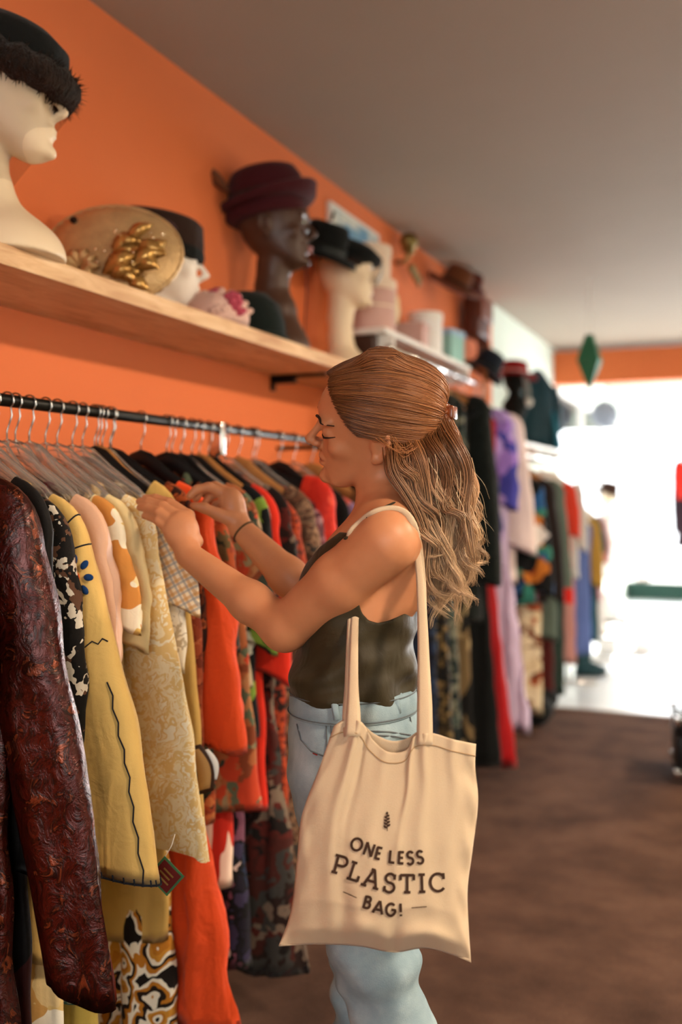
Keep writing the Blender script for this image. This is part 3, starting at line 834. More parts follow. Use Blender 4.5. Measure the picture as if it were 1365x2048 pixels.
# ================================================================== hangers and garments
m_clear = clear_plastic('clear_plastic')
m_bplas = plain('black_plastic', '#0f0f10', .35, var=.05)
m_wire = plain('hook_wire', '#b9b4ad', .22, metal=1, var=.05)
m_wplas = plain('white_plastic', '#e8e4dc', .4, var=.03)
HANG = {'clear': m_clear, 'black': m_bplas, 'wood': m_wood, 'white': m_wplas}
def hook_mesh(mb, flip=1, r=.0019):
    R = .0165; pts = []
    for i in range(15):
        a = math.radians(200 - 255 * i / 14)
        pts.append((flip * R * math.cos(a), 0, R * math.sin(a) + .0))
    pts += [(flip * .012, 0, -.030), (flip * .006, 0, -.045), (0, 0, -.06), (0, 0, -.105)]
    return mb.tube(pts, r, 6)
def hanger(label, y, kind, w, rx, rz, rot, group, top=.13, drop=.055):
    e = empty('coat_hanger', (rx, y, rz), rot, label, 'hanger', group)
    hook_mesh(MB()).build('hook', m_wire, e)
    pts = [(-w + .012, 0, -top - drop + .006), (-w * .72, 0, -top - drop * .55 + .006), (-w * .35, 0, -top - drop * .12 + .014), (-.02, 0, -.10), (0, 0, -.094), (.02, 0, -.10), (w * .35, 0, -top - drop * .12 + .014), (w * .72, 0, -top - drop * .55 + .006), (w - .012, 0, -top - drop + .006)]
    n = len(pts)
    th = .0105 if kind != 'wood' else .012
    b = MB().tube(pts, [th * (.75 + .5 * math.sin(PI * i / (n - 1))) for i in range(n)], 8, flat=(.5 if kind != 'wood' else .6, 1.5))
    b.build('arms', HANG[kind], e)
    if kind == 'clear':
        MB().tube([(-w + .02, 0, -top - drop), (-w * .5, 0, -top - drop - .02), (w * .5, 0, -top - drop - .02), (w - .02, 0, -top - drop)], .005, 6, flat=(.6, 1)).build('trouser_bar', m_clear, e)
        MB().add(*sheet_between(w, top, drop)).build('web', m_clear, e)
    return e
def sheet_between(w, top, drop):
    v = []; f = []; n = 12
    for i in range(n + 1):
        s = -1 + 2 * i / n; x = s * (w * .62); zt = -top - drop * abs(s * .62) ** 1.3 + .012; zb = -top - drop - .012
        v += [(x, -.0025, zt), (x, -.0025, zb), (x, .0025, zt), (x, .0025, zb)]
    for i in range(n):
        a, b = 4 * i, 4 * i + 4
        f += [(a, b, b + 1, a + 1), (a + 2, a + 3, b + 3, b + 2), (a, a + 2, b + 2, b), (a + 1, b + 1, b + 3, a + 3)]
    return v, f

def garment(name, label, cat, y, mat, rx=RX, rz=RZ, w=.19, L=.85, top=.14, drop=.085, neck=.062, dip=.05, flare=1., waist=.93, depth=.026, hem=.036, fold=.007, nf=3, sleeve=None, rot=0., seed=0, lean=0., group=None, collar=None, cmat=None, buttons=None, tagc=None, hang=None, sleeves=(1, -1), nv=34, nu=64, hlabel=None, fine=.0012, straps=False):
    rg = random.Random(seed * 13 + 5)
    p1, p2, p3, p4 = [rg.uniform(0, 6.28) for _ in range(4)]
    e = empty(name, (rx, y, rz), rot, label, cat, group)
    htop = top
    if hang == 'clear': top += .03; neck = max(neck, .095); dip = max(dip, .07)
    V = []
    for i in range(nv + 1):
        v = i / nv
        Wd = np.interp(v, [0, .06, .16, .42, 1], [w, w * 1.005, w * .95, w * waist, w * flare])
        D = np.interp(v, [0, .05, .2, 1], [.008, .016, depth, hem])
        for k in range(nu):
            th = 2 * PI * k / nu; c, s = math.cos(th), math.sin(th)
            cc = math.copysign(abs(c) ** .8, c); ss = math.copysign(abs(s) ** .8, s)
            x = Wd * cc + lean * v
            zt = -top - drop * abs(cc) ** 1.25
            dp = 0
            if abs(cc * w) < neck: dp = (dip if s < 0 else dip * .35) * (1 - (cc * w / neck) ** 2)
            zt -= dp
            z = zt + (-top - L - zt) * v
            q = sm(v * 1.6)
            fd_ = fold * q * (math.sin(nf * 2.2 * x / w + p1 + .8 * v + (1.3 if s > 0 else 0)) + .55 * math.sin(nf * 4.7 * x / w + p2 - 1.1 * v) + .3 * math.sin(9.5 * nf * x / w + p4))
            wr = fine * (math.sin(31 * z + 23 * x + p3) + math.sin(57 * z - 35 * x + p4) + .7 * math.sin(90 * x + 14 * z))
            nz = mnoise.noise((x * 9 + seed, seed * 3.1 + (.7 if s > 0 else 0), z * 2.6)) * .010 * q + mnoise.noise((x * 26, seed + s * .4, z * 9)) * .0035 * sm(v * 5)
            fd_ += nz
            yy = D * ss + (fd_ + wr) * (1 if s > 0 else 1) * (abs(ss) ** .5 if abs(ss) > .01 else 0)
            xx = x + .45 * fold * q * math.sin(5 * z * 6 + p3) * abs(cc) + .3 * fd_ * cc
            V.append((xx, yy, z + .010 * v * math.sin(3 * x / w + p2)))
    Fc = [(i * nu + k, i * nu + (k + 1) % nu, (i + 1) * nu + (k + 1) % nu, (i + 1) * nu + k) for i in range(nv) for k in range(nu)]
    Fc = [f[::-1] for f in Fc]
    # hem turned in
    base = nv * nu; m0 = len(V)
    for k in range(nu):
        x, yy, z = V[base + k]; V.append((x * .985, yy * .8, z + .02))
    Fc += [(base + (k + 1) % nu, base + k, m0 + k, m0 + (k + 1) % nu) for k in range(nu)]
    Fc.append(tuple(m0 + k for k in range(nu)))
    mesh_obj('body', V, Fc, mat, e)
    if sleeve:
        S = dict(L=.5, r0=.066, r1=.052, ry0=.02, ry1=.018, lean=.03, wr=.006, m=None, cuff=None); S.update(sleeve)
        for sx in sleeves:
            ns, nk = 30, 28; V = []; Ls = S['L']
            a = np.array([w * .70, -top - drop * .62]); b = np.array([w + .012, -top - drop - .03]); cpt = np.array([w + .02 + (S['lean'] if sx > 0 else min(S['lean'], 0) - .015), -top - drop - Ls])
            path = []
            for i in range(ns + 1):
                q = i / ns
                if q < .2:
                    s = q / .2; mid = np.array([w * 1.0, -top - drop + .002])
                    p = (1 - s) ** 2 * a + 2 * s * (1 - s) * mid + s * s * b
                else:
                    s = (q - .2) / .8; p = b + (cpt - b) * s + np.array([.012 * math.sin(PI * s), 0])
                path.append(p)
            for i in range(ns + 1):
                q = i / ns; p = path[i]
                d = path[min(i + 1, ns)] - path[max(i - 1, 0)]; d = d / np.linalg.norm(d); n_ = np.array([-d[1], d[0]])
                R = np.interp(q, [0, .2, .45, 1], [.045, S['r0'], (S['r0'] + S['r1']) / 2, S['r1']])
                ry = np.interp(q, [0, .2, 1], [.014, S['ry0'], S['ry1']])
                off = -R * .72 * sm(q * 4)
                for k in range(nk):
                    th = 2 * PI * k / nk; c, s = math.cos(th), math.sin(th)
                    wob = S['wr'] * sm(q * 3) * (math.sin(3 * th + 2.2 * q + p1) + .8 * math.sin(5 * th - 3 * q + p2) + .9 * (abs(math.sin(3.5 * th + 1.5 * q + p4)) - .6) + .35 * math.sin(17 * q + 2 * th + p3) + .3 * math.sin(31 * q - 3 * th + p4))
                    wob += S['wr'] * (2.2 * mnoise.noise((th * .9 + seed, q * 3.0, sx * 2.)) + 1.2 * mnoise.noise((th * 2.2, q * 9. + seed, sx * 3.))) * sm(q * 4) * (1 if abs(th - PI) < 2.6 else max(0, 1 - (abs(th - PI) - 2.6) / .54))
                    rr = (R + wob * .45) * c + off
                    V.append((sx * (p[0] + n_[0] * rr), (ry + wob * .9) * math.copysign(abs(s) ** .7, s) + .6 * wob, p[1] + n_[1] * rr - .022 * c * max(0., (q - .7) / .3) ** 2 * S['r1'] / .06 + .006 * math.sin(2 * th + p2) * max(0., (q - .8) / .2)))
            Fc = [(i * nk + k, i * nk + (k + 1) % nk, (i + 1) * nk + (k + 1) % nk, (i + 1) * nk + k) for i in range(ns) for k in range(nk)]
            m0 = len(V); cen = np.mean(np.array(V[ns * nk:ns * nk + nk]), 0)
            for k in range(nk):
                p = np.array(V[ns * nk + k]); p = cen + (p - cen) * .9; V.append((p[0], p[1], p[2] + .018))
            Fc += [(ns * nk + k, ns * nk + (k + 1) % nk, m0 + (k + 1) % nk, m0 + k) for k in range(nk)]
            Fc.append(tuple(m0 + k for k in range(nk)))
            if sx < 0: Fc = [f[::-1] for f in Fc]
            so = mesh_obj('sleeve', V, [f[::-1] for f in Fc], S['m'] or mat, e)
            if S['cuff']:
                cb = MB(); i0 = int(ns * .90)
                rings = [[tuple(cen_ + (np.array(V[i * nk + k]) - cen_) * 1.06) for k in range(nk)] for i in range(i0, ns + 1) for cen_ in [np.mean(np.array(V[i * nk:i * nk + nk]), 0)]]
                cb.rings(rings, False, False).build('cuff', S['cuff'], so)
    if collar:
        b = MB(); pts = []
        for i in range(25):
            a_ = 2 * PI * i / 24 - PI / 2
            x = math.cos(a_) * neck; yb = math.sin(a_) * .020
            z = -top + .006 - ((dip * .9 if math.sin(a_) < 0 else 0) * max(0, -math.sin(a_)))
            pts.append((x, yb, z))
        b.tube(pts[:-1], collar, 7, True, False, (.7, 1.5)).build('collar', cmat or mat, e)
    if straps:
        for sx in (1, -1):
            MB().tube([(sx * w * .62, 0, -top - drop * .4 + .012), (sx * w * .6, -.012, -top - .09), (sx * w * .55, -.014, -top - .16)], .008, 6, flat=(1.4, .4)).build('strap', mat, e)
    if buttons:
        for i in range(buttons[0]):
            z = -top - dip - .05 - (L - .15) * i / buttons[0]
            MB().sphere((0, -hem * .9 - .004, z), (.006, .003, .006), 8, 5).build('button', buttons[1], e)
    if tagc:
        tx, tz, ta, tw, thh, tm = tagc
        o = MB().box((-tw / 2, -.0012, -thh), (tw / 2, .0012, 0)).build('price_tag', tm, e, False)
        o.location = (tx, -depth - .012, tz); o.rotation_euler = (0, ta, rg.uniform(-.3, .1))
        MB().tube([(tx, -depth - .012, tz), (tx - .004, -depth * .8, tz + .04)], .0008, 4).build('tag_string', m_wplas, e)
    if hang:
        hanger(hlabel or (('clear plastic' if hang == 'clear' else 'wooden' if hang == 'wood' else hang + ' plastic') + ' hanger holding the ' + ' '.join(label.split(' hung')[0].split(' on ')[0].split(' with ')[0].split()[:11])), y, hang, w * .96, rx, rz, rot, group and ('hangers of ' + group), htop, drop)
    return e

G1 = 'clothes on the black rail'
m_papw = plain('white_paper', '#e6e3dc', .8, var=.03)
m_yel = cloth('golden_yellow_crepe', '#dab368', .8)
m_org = cloth('orange_gauze', '#e64d1c', .85, amt=1.)
m_must = cloth('mustard_jersey', '#d0a85c', .85)
BUT = plain('pearl_button', '#d8c8ae', .3)
rows = [
 # u edge, name, label, category, material, options
 (-75, 'floral_dress', 'coral and gold floral dress at the very left edge of the rail', 'dress', print_cloth('coral_gold_floral', ['#a8351f', '#b57a34', '#cf5a35', '#7d4a26', '#c98a4a'], 26), dict(w=.19, L=1.12, flare=1.3, sleeve=dict(L=.25), hang='clear')),
 (26, 'brocade_coat', 'shiny dark red brocade coat with long sleeve near the left edge', 'coat', brocade_cloth('red_bronze_brocade', '#180604', '#5a170c', '#9c4a28', .27), dict(w=.205, L=1.22, flare=1.1, fold=.012, nf=2, sleeve=dict(L=.78, r0=.078, r1=.062, lean=.15, wr=.008, ry0=.026, ry1=.024), hang='black', rot=.12)),
 (72, 'velvet_dress', 'black velvet dress with burgundy shoulders between brocade coat and print blouse', 'dress', print_cloth('black_burgundy_velvet', ['#0b0706', '#120808', '#0b0706', '#34100f', '#0b0706'], 5, .4, .6), dict(w=.195, L=1.18, sleeve=dict(L=.62, r1=.05, lean=.01), hang='black', rot=.08)),
 (116, 'print_blouse', 'black blouse with white and brown brush print beside the yellow robe', 'blouse', print_cloth('black_white_brush_print', ['#0e0c0b', '#15110f', '#5d3f2e', '#cfc5b5', '#0e0c0b', '#0e0c0b'], 38, .7), dict(w=.195, L=.62, sleeve=dict(L=.36, lean=.02, r1=.05), hang='clear', rot=.05)),
 (143, 'embroidered_robe', 'golden yellow robe with wide sleeve edged in dark blanket stitch', 'robe', m_yel, dict(w=.195, L=.86, collar=.008, sleeve=dict(L=.60, r0=.066, r1=.105, lean=.13, wr=.005, ry0=.02, ry1=.02), hang='clear', rot=.10)),
 (196, 'satin_blouse', 'blush pink satin blouse with soft sheen next to the yellow robe', 'blouse', cloth('blush_satin', '#e0b090', .38, sheen=.1, amt=.2), dict(w=.20, L=.62, sleeve=dict(L=.30, r0=.07, r1=.06, lean=.02, wr=.007), collar=.007, cmat=cloth('wine_trim', '#4a1218'), hang='clear', rot=.05)),
 (228, 'floral_blouse', 'cream blouse with large orange flowers under a clear hanger', 'blouse', print_cloth('cream_orange_flowers', ['#dfbe74', '#e6cf9c', '#cf8a42', '#ece0c4', '#d9b060'], 12, .5), dict(w=.19, L=.66, dip=.09, neck=.10, sleeve=dict(L=.17, r0=.075, r1=.075, lean=.03), hang='clear', rot=.05)),
 (262, 'lemon_blouse', 'plain pale lemon blouse with folded front next to the leaf print one', 'blouse', cloth('pale_lemon_cotton', '#e8cf98'), dict(w=.195, L=.60, fold=.012, sleeve=dict(L=.22, lean=.02, r1=.065), hang='clear')),
 (292, 'leaf_blouse', 'cream leaf print blouse with long buttoned sleeve', 'blouse', print_cloth('cream_leaf_print', ['#e6c98e', '#eddab0', '#e2be7c', '#efe2c4'], 18, 1., mode='leaves'), dict(w=.205, L=.72, buttons=(6, BUT), collar=.009, sleeve=dict(L=.64, r0=.07, r1=.055, lean=.10, wr=.006, cuff=print_cloth('cream_leaf_print', [])), hang='clear', rot=.08)),
 (328, 'plaid_blouse', 'cream plaid blouse with pointed short sleeve', 'blouse', plaid_cloth('cream_orange_grey_plaid', '#efdcbc', [(0, '#c98e4a', 300, 0, .55), (2, '#c98e4a', 300, 1, .55), (0, '#8f8f92', 300, 2.4, .72), (2, '#8f8f92', 300, 3.2, .72)]), dict(w=.215, L=.62, sleeve=dict(L=.15, r0=.085, r1=.085, lean=.035, wr=.002), hang='clear', rot=.12)),
 (334, 'swirl_blouse', 'cream cotton blouse with grey swirls behind the plaid one', 'blouse', print_cloth('cream_grey_swirl', ['#e4d6ba', '#e9dfca', '#b7a78c', '#e9dfca'], 15, .9, mode='leaves'), dict(w=.20, L=.70, collar=.010, sleeve=dict(L=.27, lean=.02, r1=.07), hang='clear')),
 (352, 'mustard_dress', 'plain mustard jersey dress with long narrow sleeve', 'dress', m_must, dict(w=.195, L=1.0, sleeve=dict(L=.70, r0=.055, r1=.040, lean=.05, wr=.003), hang='black')),
 (342, 'maxi_dress', 'long brown dress with big orange and white flower rings', 'dress', print_cloth('sixties_flower_rings', ['#1a120e', '#efe4ce', '#b87422', '#c98a30', '#efe4ce', '#241710', '#b87422', '#efe4ce', '#1a120e'], 14, .2, mode='rings'), dict(w=.175, L=1.30, flare=1.22, straps=True, collar=.010, hang='wood', fold=.010)),
 (366, 'rust_blouse', 'rust red floral blouse with elbow sleeve before the orange dress', 'blouse', print_cloth('rust_floral', ['#7d3018', '#9a4526', '#6a2814', '#ad5c36', '#8a3a1e'], 34, .6), dict(w=.195, L=.74, sleeve=dict(L=.46, lean=.03, r1=.055), hang='clear')),
 (128, 'cream_maxi', 'long cream dress with white and tan flowers below the yellow robe', 'dress', print_cloth('cream_white_flowers', ['#d8b878', '#ece0c6', '#c99a58', '#efe6d2', '#dcc08a'], 9, .5), dict(w=.15, L=1.24, flare=1.15, straps=True, hang='clear')),
 (168, 'teal_print_dress', 'white dress with teal leaf print below the yellow robe hem', 'dress', print_cloth('teal_leaf_print', ['#d9d6c4', '#1f6a68', '#cfd2c0', '#2c8078'], 16, .9, mode='leaves'), dict(w=.15, L=.98, flare=1.05, straps=True, hang='clear')),
 (196, 'olive_yellow_dress', 'plain olive yellow dress below the leaf blouse', 'dress', cloth('olive_yellow_crepe', '#b9a04c'), dict(w=.152, L=1.14, flare=1.1, straps=True, hang='clear')),
 (376, 'swirl_dress', 'brown dress with dark swirls just before the orange dress', 'dress', print_cloth('brown_swirl', ['#5d2812', '#2c130b', '#a04c22', '#6d3014'], 9, 1., mode='leaves'), dict(w=.19, L=.70, sleeve=dict(L=.32, lean=.02), hang='black')),
 (398, 'orange_dress', 'bright orange gauze dress held by the woman', 'dress', m_org, dict(w=.215, L=1.20, flare=1.36, waist=.84, fold=.016, nf=5, hem=.06, lean=.02, sleeve=dict(L=.50, r0=.066, r1=.070, lean=.07, wr=.012, ry0=.024, ry1=.030), collar=.008, hang='black', rot=.10, fine=.0035)),
 (440, 'olive_blouse', 'olive and orange floral blouse right behind the orange dress', 'blouse', print_cloth('olive_orange_floral', ['#2d2d1a', '#a04822', '#574a2c', '#b86a3a', '#1e261a', '#8a3a20'], 30, .6), dict(w=.20, L=.80, sleeve=dict(L=.30, lean=.02), hang='black', tagc=(.10, -.80, .25, .04, .09, m_papw))),
 (470, 'striped_dress', 'red and white striped dress hidden low behind the orange skirt', 'dress', print_cloth('red_white_stripes', ['#b5281a', '#e0c6b4', '#b5281a'], 24, .2, stretch=(1, 1, .15)), dict(w=.165, L=1.00, flare=1.05, hang='black', straps=True)),
 (497, 'print_dress', 'black dress with purple and pink outlined print reaching low', 'dress', print_cloth('black_purple_outline_print', ['#0a090d', '#2e2942', '#6a3f52', '#b9a59e', '#1e2840', '#171421'], 22, .4, mode='edges'), dict(w=.18, L=1.22, flare=1.12, hang='black', straps=True)),
 (490, 'flower_shirt', 'faded green and terracotta floral shirt with open hem', 'shirt', print_cloth('terracotta_green_floral', ['#7d4026', '#a05c36', '#56604a', '#b53f24', '#8d7c5c', '#343c32', '#a8744c'], 22, .6), dict(w=.205, L=.80, buttons=(6, BUT), collar=.010, sleeve=dict(L=.19, r0=.08, r1=.08, lean=.04), lean=.05, hang='black', rot=.10)),
 (512, 'pleated_blouse', 'grey beige pleated blouse peeking out under the far arm', 'blouse', cloth('grey_beige_pleats', '#a8977c'), dict(w=.20, L=.50, fold=.012, nf=9, sleeve=dict(L=.20, lean=.02), hang='clear')),
 (528, 'jersey_shirt', 'black jersey shirt with small green and white blocks', 'top', print_cloth('black_green_blocks', ['#0b0d10', '#0b0d10', '#0b0d10', '#6f8a34', '#0b0d10', '#c0c2b4'], 14, .2), dict(w=.195, L=.66, sleeve=dict(L=.34, lean=.01), hang='black')),
 (545, 'red_dress', 'bright red dress showing a thin strip before the dark paisley', 'dress', cloth('bright_red_crepe', '#cf2c18'), dict(w=.20, L=.86, sleeve=dict(L=.42, lean=.03), collar=.009, hang='wood')),
 (572, 'paisley_dress', 'long dark brown and grey paisley dress near the woman', 'dress', print_cloth('dark_paisley', ['#21130f', '#4d1a14', '#33322f', '#16100e', '#6a5a4c', '#3d1812'], 15, 1.), dict(w=.215, L=1.28, flare=1.35, fold=.012, sleeve=dict(L=.24, lean=.02), hang='black')),
 (588, 'rust_shirt_dress', 'rust and black leaf print shirt dress', 'dress', print_cloth('rust_black_leaf', ['#1c0e0a', '#7d2a18', '#a8401f', '#2c1510'], 14, 1., mode='leaves'), dict(w=.195, L=1.16, sleeve=dict(L=.30, lean=.02), collar=.009, hang='clear')),
 (615, 'camel_blouse', 'camel and grey marbled blouse beside the coral brocade jacket', 'blouse', print_cloth('camel_grey_marble', ['#6a4632', '#4a3428', '#8a6a52', '#3a3430'], 13, 1., mode='leaves'), dict(w=.20, L=1.18, sleeve=dict(L=.30, lean=.03), hang='wood')),
 (640, 'mauve_blouse', 'mauve sequinned blouse tucked against the coral jacket', 'blouse', print_cloth('mauve_sequin', ['#5a2f38', '#8a4f58', '#3c2028', '#a87a80'], 60, .4, .4), dict(w=.20, L=.80, sleeve=dict(L=.28, lean=.03), hang='clear')),
 (655, 'brocade_jacket', 'coral red brocade jacket with padded round shoulder', 'jacket', print_cloth('coral_brocade', ['#d0311f', '#c02618', '#dd4a34', '#c62a1b'], 30, .8, .5), dict(w=.215, L=.80, drop=.045, depth=.03, sleeve=dict(L=.45, r0=.085, r1=.06, lean=.03, ry0=.03), hang='black')),
 (690, 'black_coat', 'long black coat with wide shoulder behind the coral jacket', 'coat', cloth('black_wool', '#0d0f10', .9), dict(w=.205, L=1.30, flare=1.2, sleeve=dict(L=.55, lean=.01), hang='black')),
 (716, 'pink_blouse', 'pink and violet patterned blouse near the end of the rail', 'blouse', print_cloth('pink_violet', ['#c0534a', '#8a6a8c', '#d98a80', '#43303c'], 20, .6), dict(w=.205, L=1.0, sleeve=dict(L=.3, lean=.02), hang='clear')),
 (748, 'tan_coat', 'tan suede coat at the far end of the black rail', 'coat', cloth('tan_suede', '#6a4426'), dict(w=.205, L=1.25, sleeve=dict(L=.5, lean=.02), hang='wood')),
]
RACK1 = {}
lasty = 0
for i, (u, nm, lb, ct, mt, op) in enumerate(rows):
    a = CAM[0] - (RX + op['w'] + .015)
    y = along(u, a)
    RACK1[nm] = garment(nm, lb, ct, y, mt, seed=i + 1, group=G1, **op)

# blanket stitch, flower and zig-zag seam of the yellow robe, on its aisle sleeve
rb = RACK1['embroidered_robe']
m_st = cloth('navy_thread', '#12141f', .9)
slv = [c_ for c_ in rb.children if c_.name.startswith('sleeve')][0]
vs_ = [v.co.copy() for v in slv.data.vertices]; nk = 28
hemr = vs_[30 * nk:31 * nk]
MB().tube([p + Vector((0, 0, .002)) for p in hemr], .0022, 5, True).build('hem_stitch', m_st, rb)
for k in range(nk):
    p = hemr[k]; q = vs_[29 * nk + k]; d = (q - p).normalized()
    o_ = Vector((0, math.copysign(.0015, p.y), 0))
    MB().tube([p + o_, p + d * .012 + o_], .0016, 4).build('stitch', m_st, rb)
seam = [vs_[i * nk + 25] + Vector((.001, -.002, 0)) for i in range(16, 31)]
MB().tube([p + Vector((.003 * (1 if i % 2 else -1), 0, 0)) for i, p in enumerate(seam)], .0016, 4).build('seam_stitch', m_st, rb)
ring = [vs_[13 * nk + k] + Vector((0, -.0015, 0)) for k in range(17, 28)]
MB().tube([p + Vector((0, 0, .004 * (1 if i % 2 else -1))) for i, p in enumerate(ring)], .0014, 4).build('seam_stitch', m_st, rb)
for i in (3, 6):
    MB().tube([vs_[i * nk + k] + Vector((0, -.001, .001)) for k in range(0, 28)], .0015, 4, True).build('shoulder_stitch', m_st, rb)
fc = vs_[8 * nk + 24]
m_bluee = cloth('blue_embroidery', '#123a6d', .7)
for j in range(8):
    a_ = 2 * PI * j / 8
    MB().sphere((0, 0, 0), (.0105, .0026, .0066), 10, 6).build('embroidered_petal', m_bluee, rb)
    o = rb.children[-1]; o = [c_ for c_ in rb.children if c_.name.startswith('embroidered_petal')][-1]
    o.location = fc + Vector((math.cos(a_) * .026, -.004 + .005 * math.cos(a_), math.sin(a_) * .032)); o.rotation_euler = (0, -a_, 0)
MB().tube([fc + Vector((.009 * math.cos(b), -.004, .010 * math.sin(b))) for b in [2 * PI * j / 14 for j in range(14)]], .0018, 5, True).build('embroidered_ring', cloth('orange_thread', '#d0561c'), rb)
# sewn label and tag low on the rail
lab = empty('paper_tag', place(332, 1752, .66), 0, 'square red paper tag with green border hanging beside the leaf blouse', 'tag')
lab.rotation_euler = (0, .72, YAW - .25)
MB().box((-.026, -.001, -.026), (.026, .001, .026)).build('border', cloth('green_card', '#3c6a44'), lab, False)
MB().box((-.022, -.002, -.022), (.022, -.001, .022)).build('face', cloth('dark_red_card', '#5d1512'), lab, False)
for i, (x0, x1) in enumerate(((-.012, .012), (-.015, .01), (-.01, .014))):
    MB().box((x0, -.0026, .008 - .009 * i), (x1, -.002, .011 - .009 * i)).build('tag_line', plain('tag_gold', '#8a6a34', .5), lab, False)
MB().tube([(-.024, 0, .024), (-.03, .01, .045), (-.04, .02, .06)], .0008, 4).build('tag_string', m_wplas, lab)
lab = empty('swing_tag', place(396, 1540, .60), 0, 'curved brown and tan swing tag hanging below the orange sleeve', 'tag')
lab.rotation_euler = (0, -.28, YAW)
def curved_strip(w, h0, h1, y, n=10, bend=.012):
    v = []; 
    for i in range(n + 1):
        q = i / n; z = h0 + (h1 - h0) * q; x = bend * math.sin(PI * q)
        v += [(x - w, y, z), (x + w, y, z), (x + w, y + .0015, z), (x - w, y + .0015, z)]
    f = [(4 * i + k, 4 * i + (k + 1) % 4, 4 * i + 4 + (k + 1) % 4, 4 * i + 4 + k) for i in range(n) for k in range(4)] + [(3, 2, 1, 0), (4 * n, 4 * n + 1, 4 * n + 2, 4 * n + 3)]
    return v, f
MB().add(*curved_strip(.020, -.05, .05, 0)).build('backing', m_darkwood, lab)
MB().add(*curved_strip(.014, -.042, .042, -.0016)).build('face', plain('tan_card', '#b58a52', .7), lab)
MB().add(*curved_strip(.010, -.030, .035, .003)).build('price_slip', m_papw, lab); 
[c_ for c_ in lab.children if c_.name.startswith('price_slip')][0].location.x = .022

# ---------------------------------------------------------------- second rail: evening wear
G2 = 'evening wear on the chrome rail'
R2X, R2Z = .27, S2 - .088
rows2 = [
 (868, 'fur_stole', 'brown fur stole at the near end of the chrome rail', 'stole', fur_cloth('brown_fur', '#1e130c', '#5a3c26', 60), dict(w=.17, L=.75, depth=.05, hem=.05, hang='wood')),
 (885, 'sequin_dress', 'navy blue sequinned long dress', 'dress', print_cloth('navy_sequin', ['#0d1526', '#1b2c48', '#070b14'], 70, .3, .4), dict(w=.18, L=1.55, sleeve=dict(L=.5, lean=.0), hang='black')),
 (905, 'brocade_gown', 'black and gold brocade gown reaching nearly to the floor', 'dress', print_cloth('black_gold_brocade', ['#14110d', '#4a3a22', '#14110d', '#7a6238', '#0d0b09'], 22, .7, .6), dict(w=.185, L=1.78, flare=1.25, sleeve=dict(L=.55, lean=.0), hang='black')),
 (925, 'grey_gown', 'dark teal and grey patterned long gown beside the brocade gown', 'dress', print_cloth('teal_grey_pattern', ['#12201f', '#3d4a44', '#0c1414', '#6a6a5a'], 16, .8, .7), dict(w=.185, L=1.70, flare=1.1, sleeve=dict(L=.4, lean=.0), hang='black')),
 (945, 'gold_trim_gown', 'black gown with pale gold trim panels', 'dress', print_cloth('black_pale_gold', ['#0c0a09', '#0c0a09', '#6a5638', '#0c0a09', '#a08a64'], 11, .8, stretch=(1, 1, .4)), dict(w=.19, L=1.80, flare=1.2, hang='wood', straps=True)),
 (972, 'fur_coat', 'long black fur coat with pale fur collar', 'coat', fur_cloth('black_fur', '#040605', '#141c1a', 70), dict(w=.22, L=1.05, depth=.06, hem=.07, drop=.06, collar=.035, cmat=fur_cloth('blond_fur', '#8a6a44', '#d8bd92', 60), sleeve=dict(L=.80, r0=.095, r1=.085, lean=.05, ry0=.05, ry1=.045), hang='wood')),
 (985, 'black_gown', 'plain black floor length gown behind the fur coat', 'dress', cloth('black_crepe', '#0a0c0c', .9), dict(w=.19, L=1.80, flare=1.35, hang='black', straps=True)),
 (1000, 'scarlet_gown', 'scarlet red satin gown reaching to the floor', 'dress', cloth('scarlet_satin', '#a80f14', .45), dict(w=.19, L=1.82, flare=1.55, hang='black', straps=True)),
 (1013, 'tulle_dress', 'purple tulle dress with dark blue ruffle', 'dress', print_cloth('purple_blue_tulle', ['#8a6ab8', '#a58acb', '#3a3a90', '#7a5cab'], 8, .6), dict(w=.20, L=.75, fold=.02, sleeve=dict(L=.42, r0=.09, r1=.11, wr=.018, lean=.02, ry0=.04, ry1=.05), hang='black')),
 (1030, 'lilac_gown', 'pale lilac pleated long gown', 'dress', cloth('pale_lilac_chiffon', '#c6b3d0', .7), dict(w=.20, L=1.72, flare=1.55, fold=.012, nf=7, sleeve=dict(L=.2, lean=.0), hang='black')),
 (1042, 'white_blouse', 'blush white blouse with full gathered sleeve', 'blouse', cloth('blush_white_crepe', '#e3d0cb', .7), dict(w=.20, L=.95, sleeve=dict(L=.66, r0=.085, r1=.115, lean=.06, wr=.01, ry0=.035, ry1=.045), hang='white')),
]
for i, (u, nm, lb, ct, mt, op) in enumerate(rows2):
    y = along(u, CAM[0] - (R2X + op['w'] + .02))
    garment(nm, lb, ct, y, mt, rx=R2X, rz=R2Z, seed=50 + i, group=G2, nv=26, nu=48, **op)
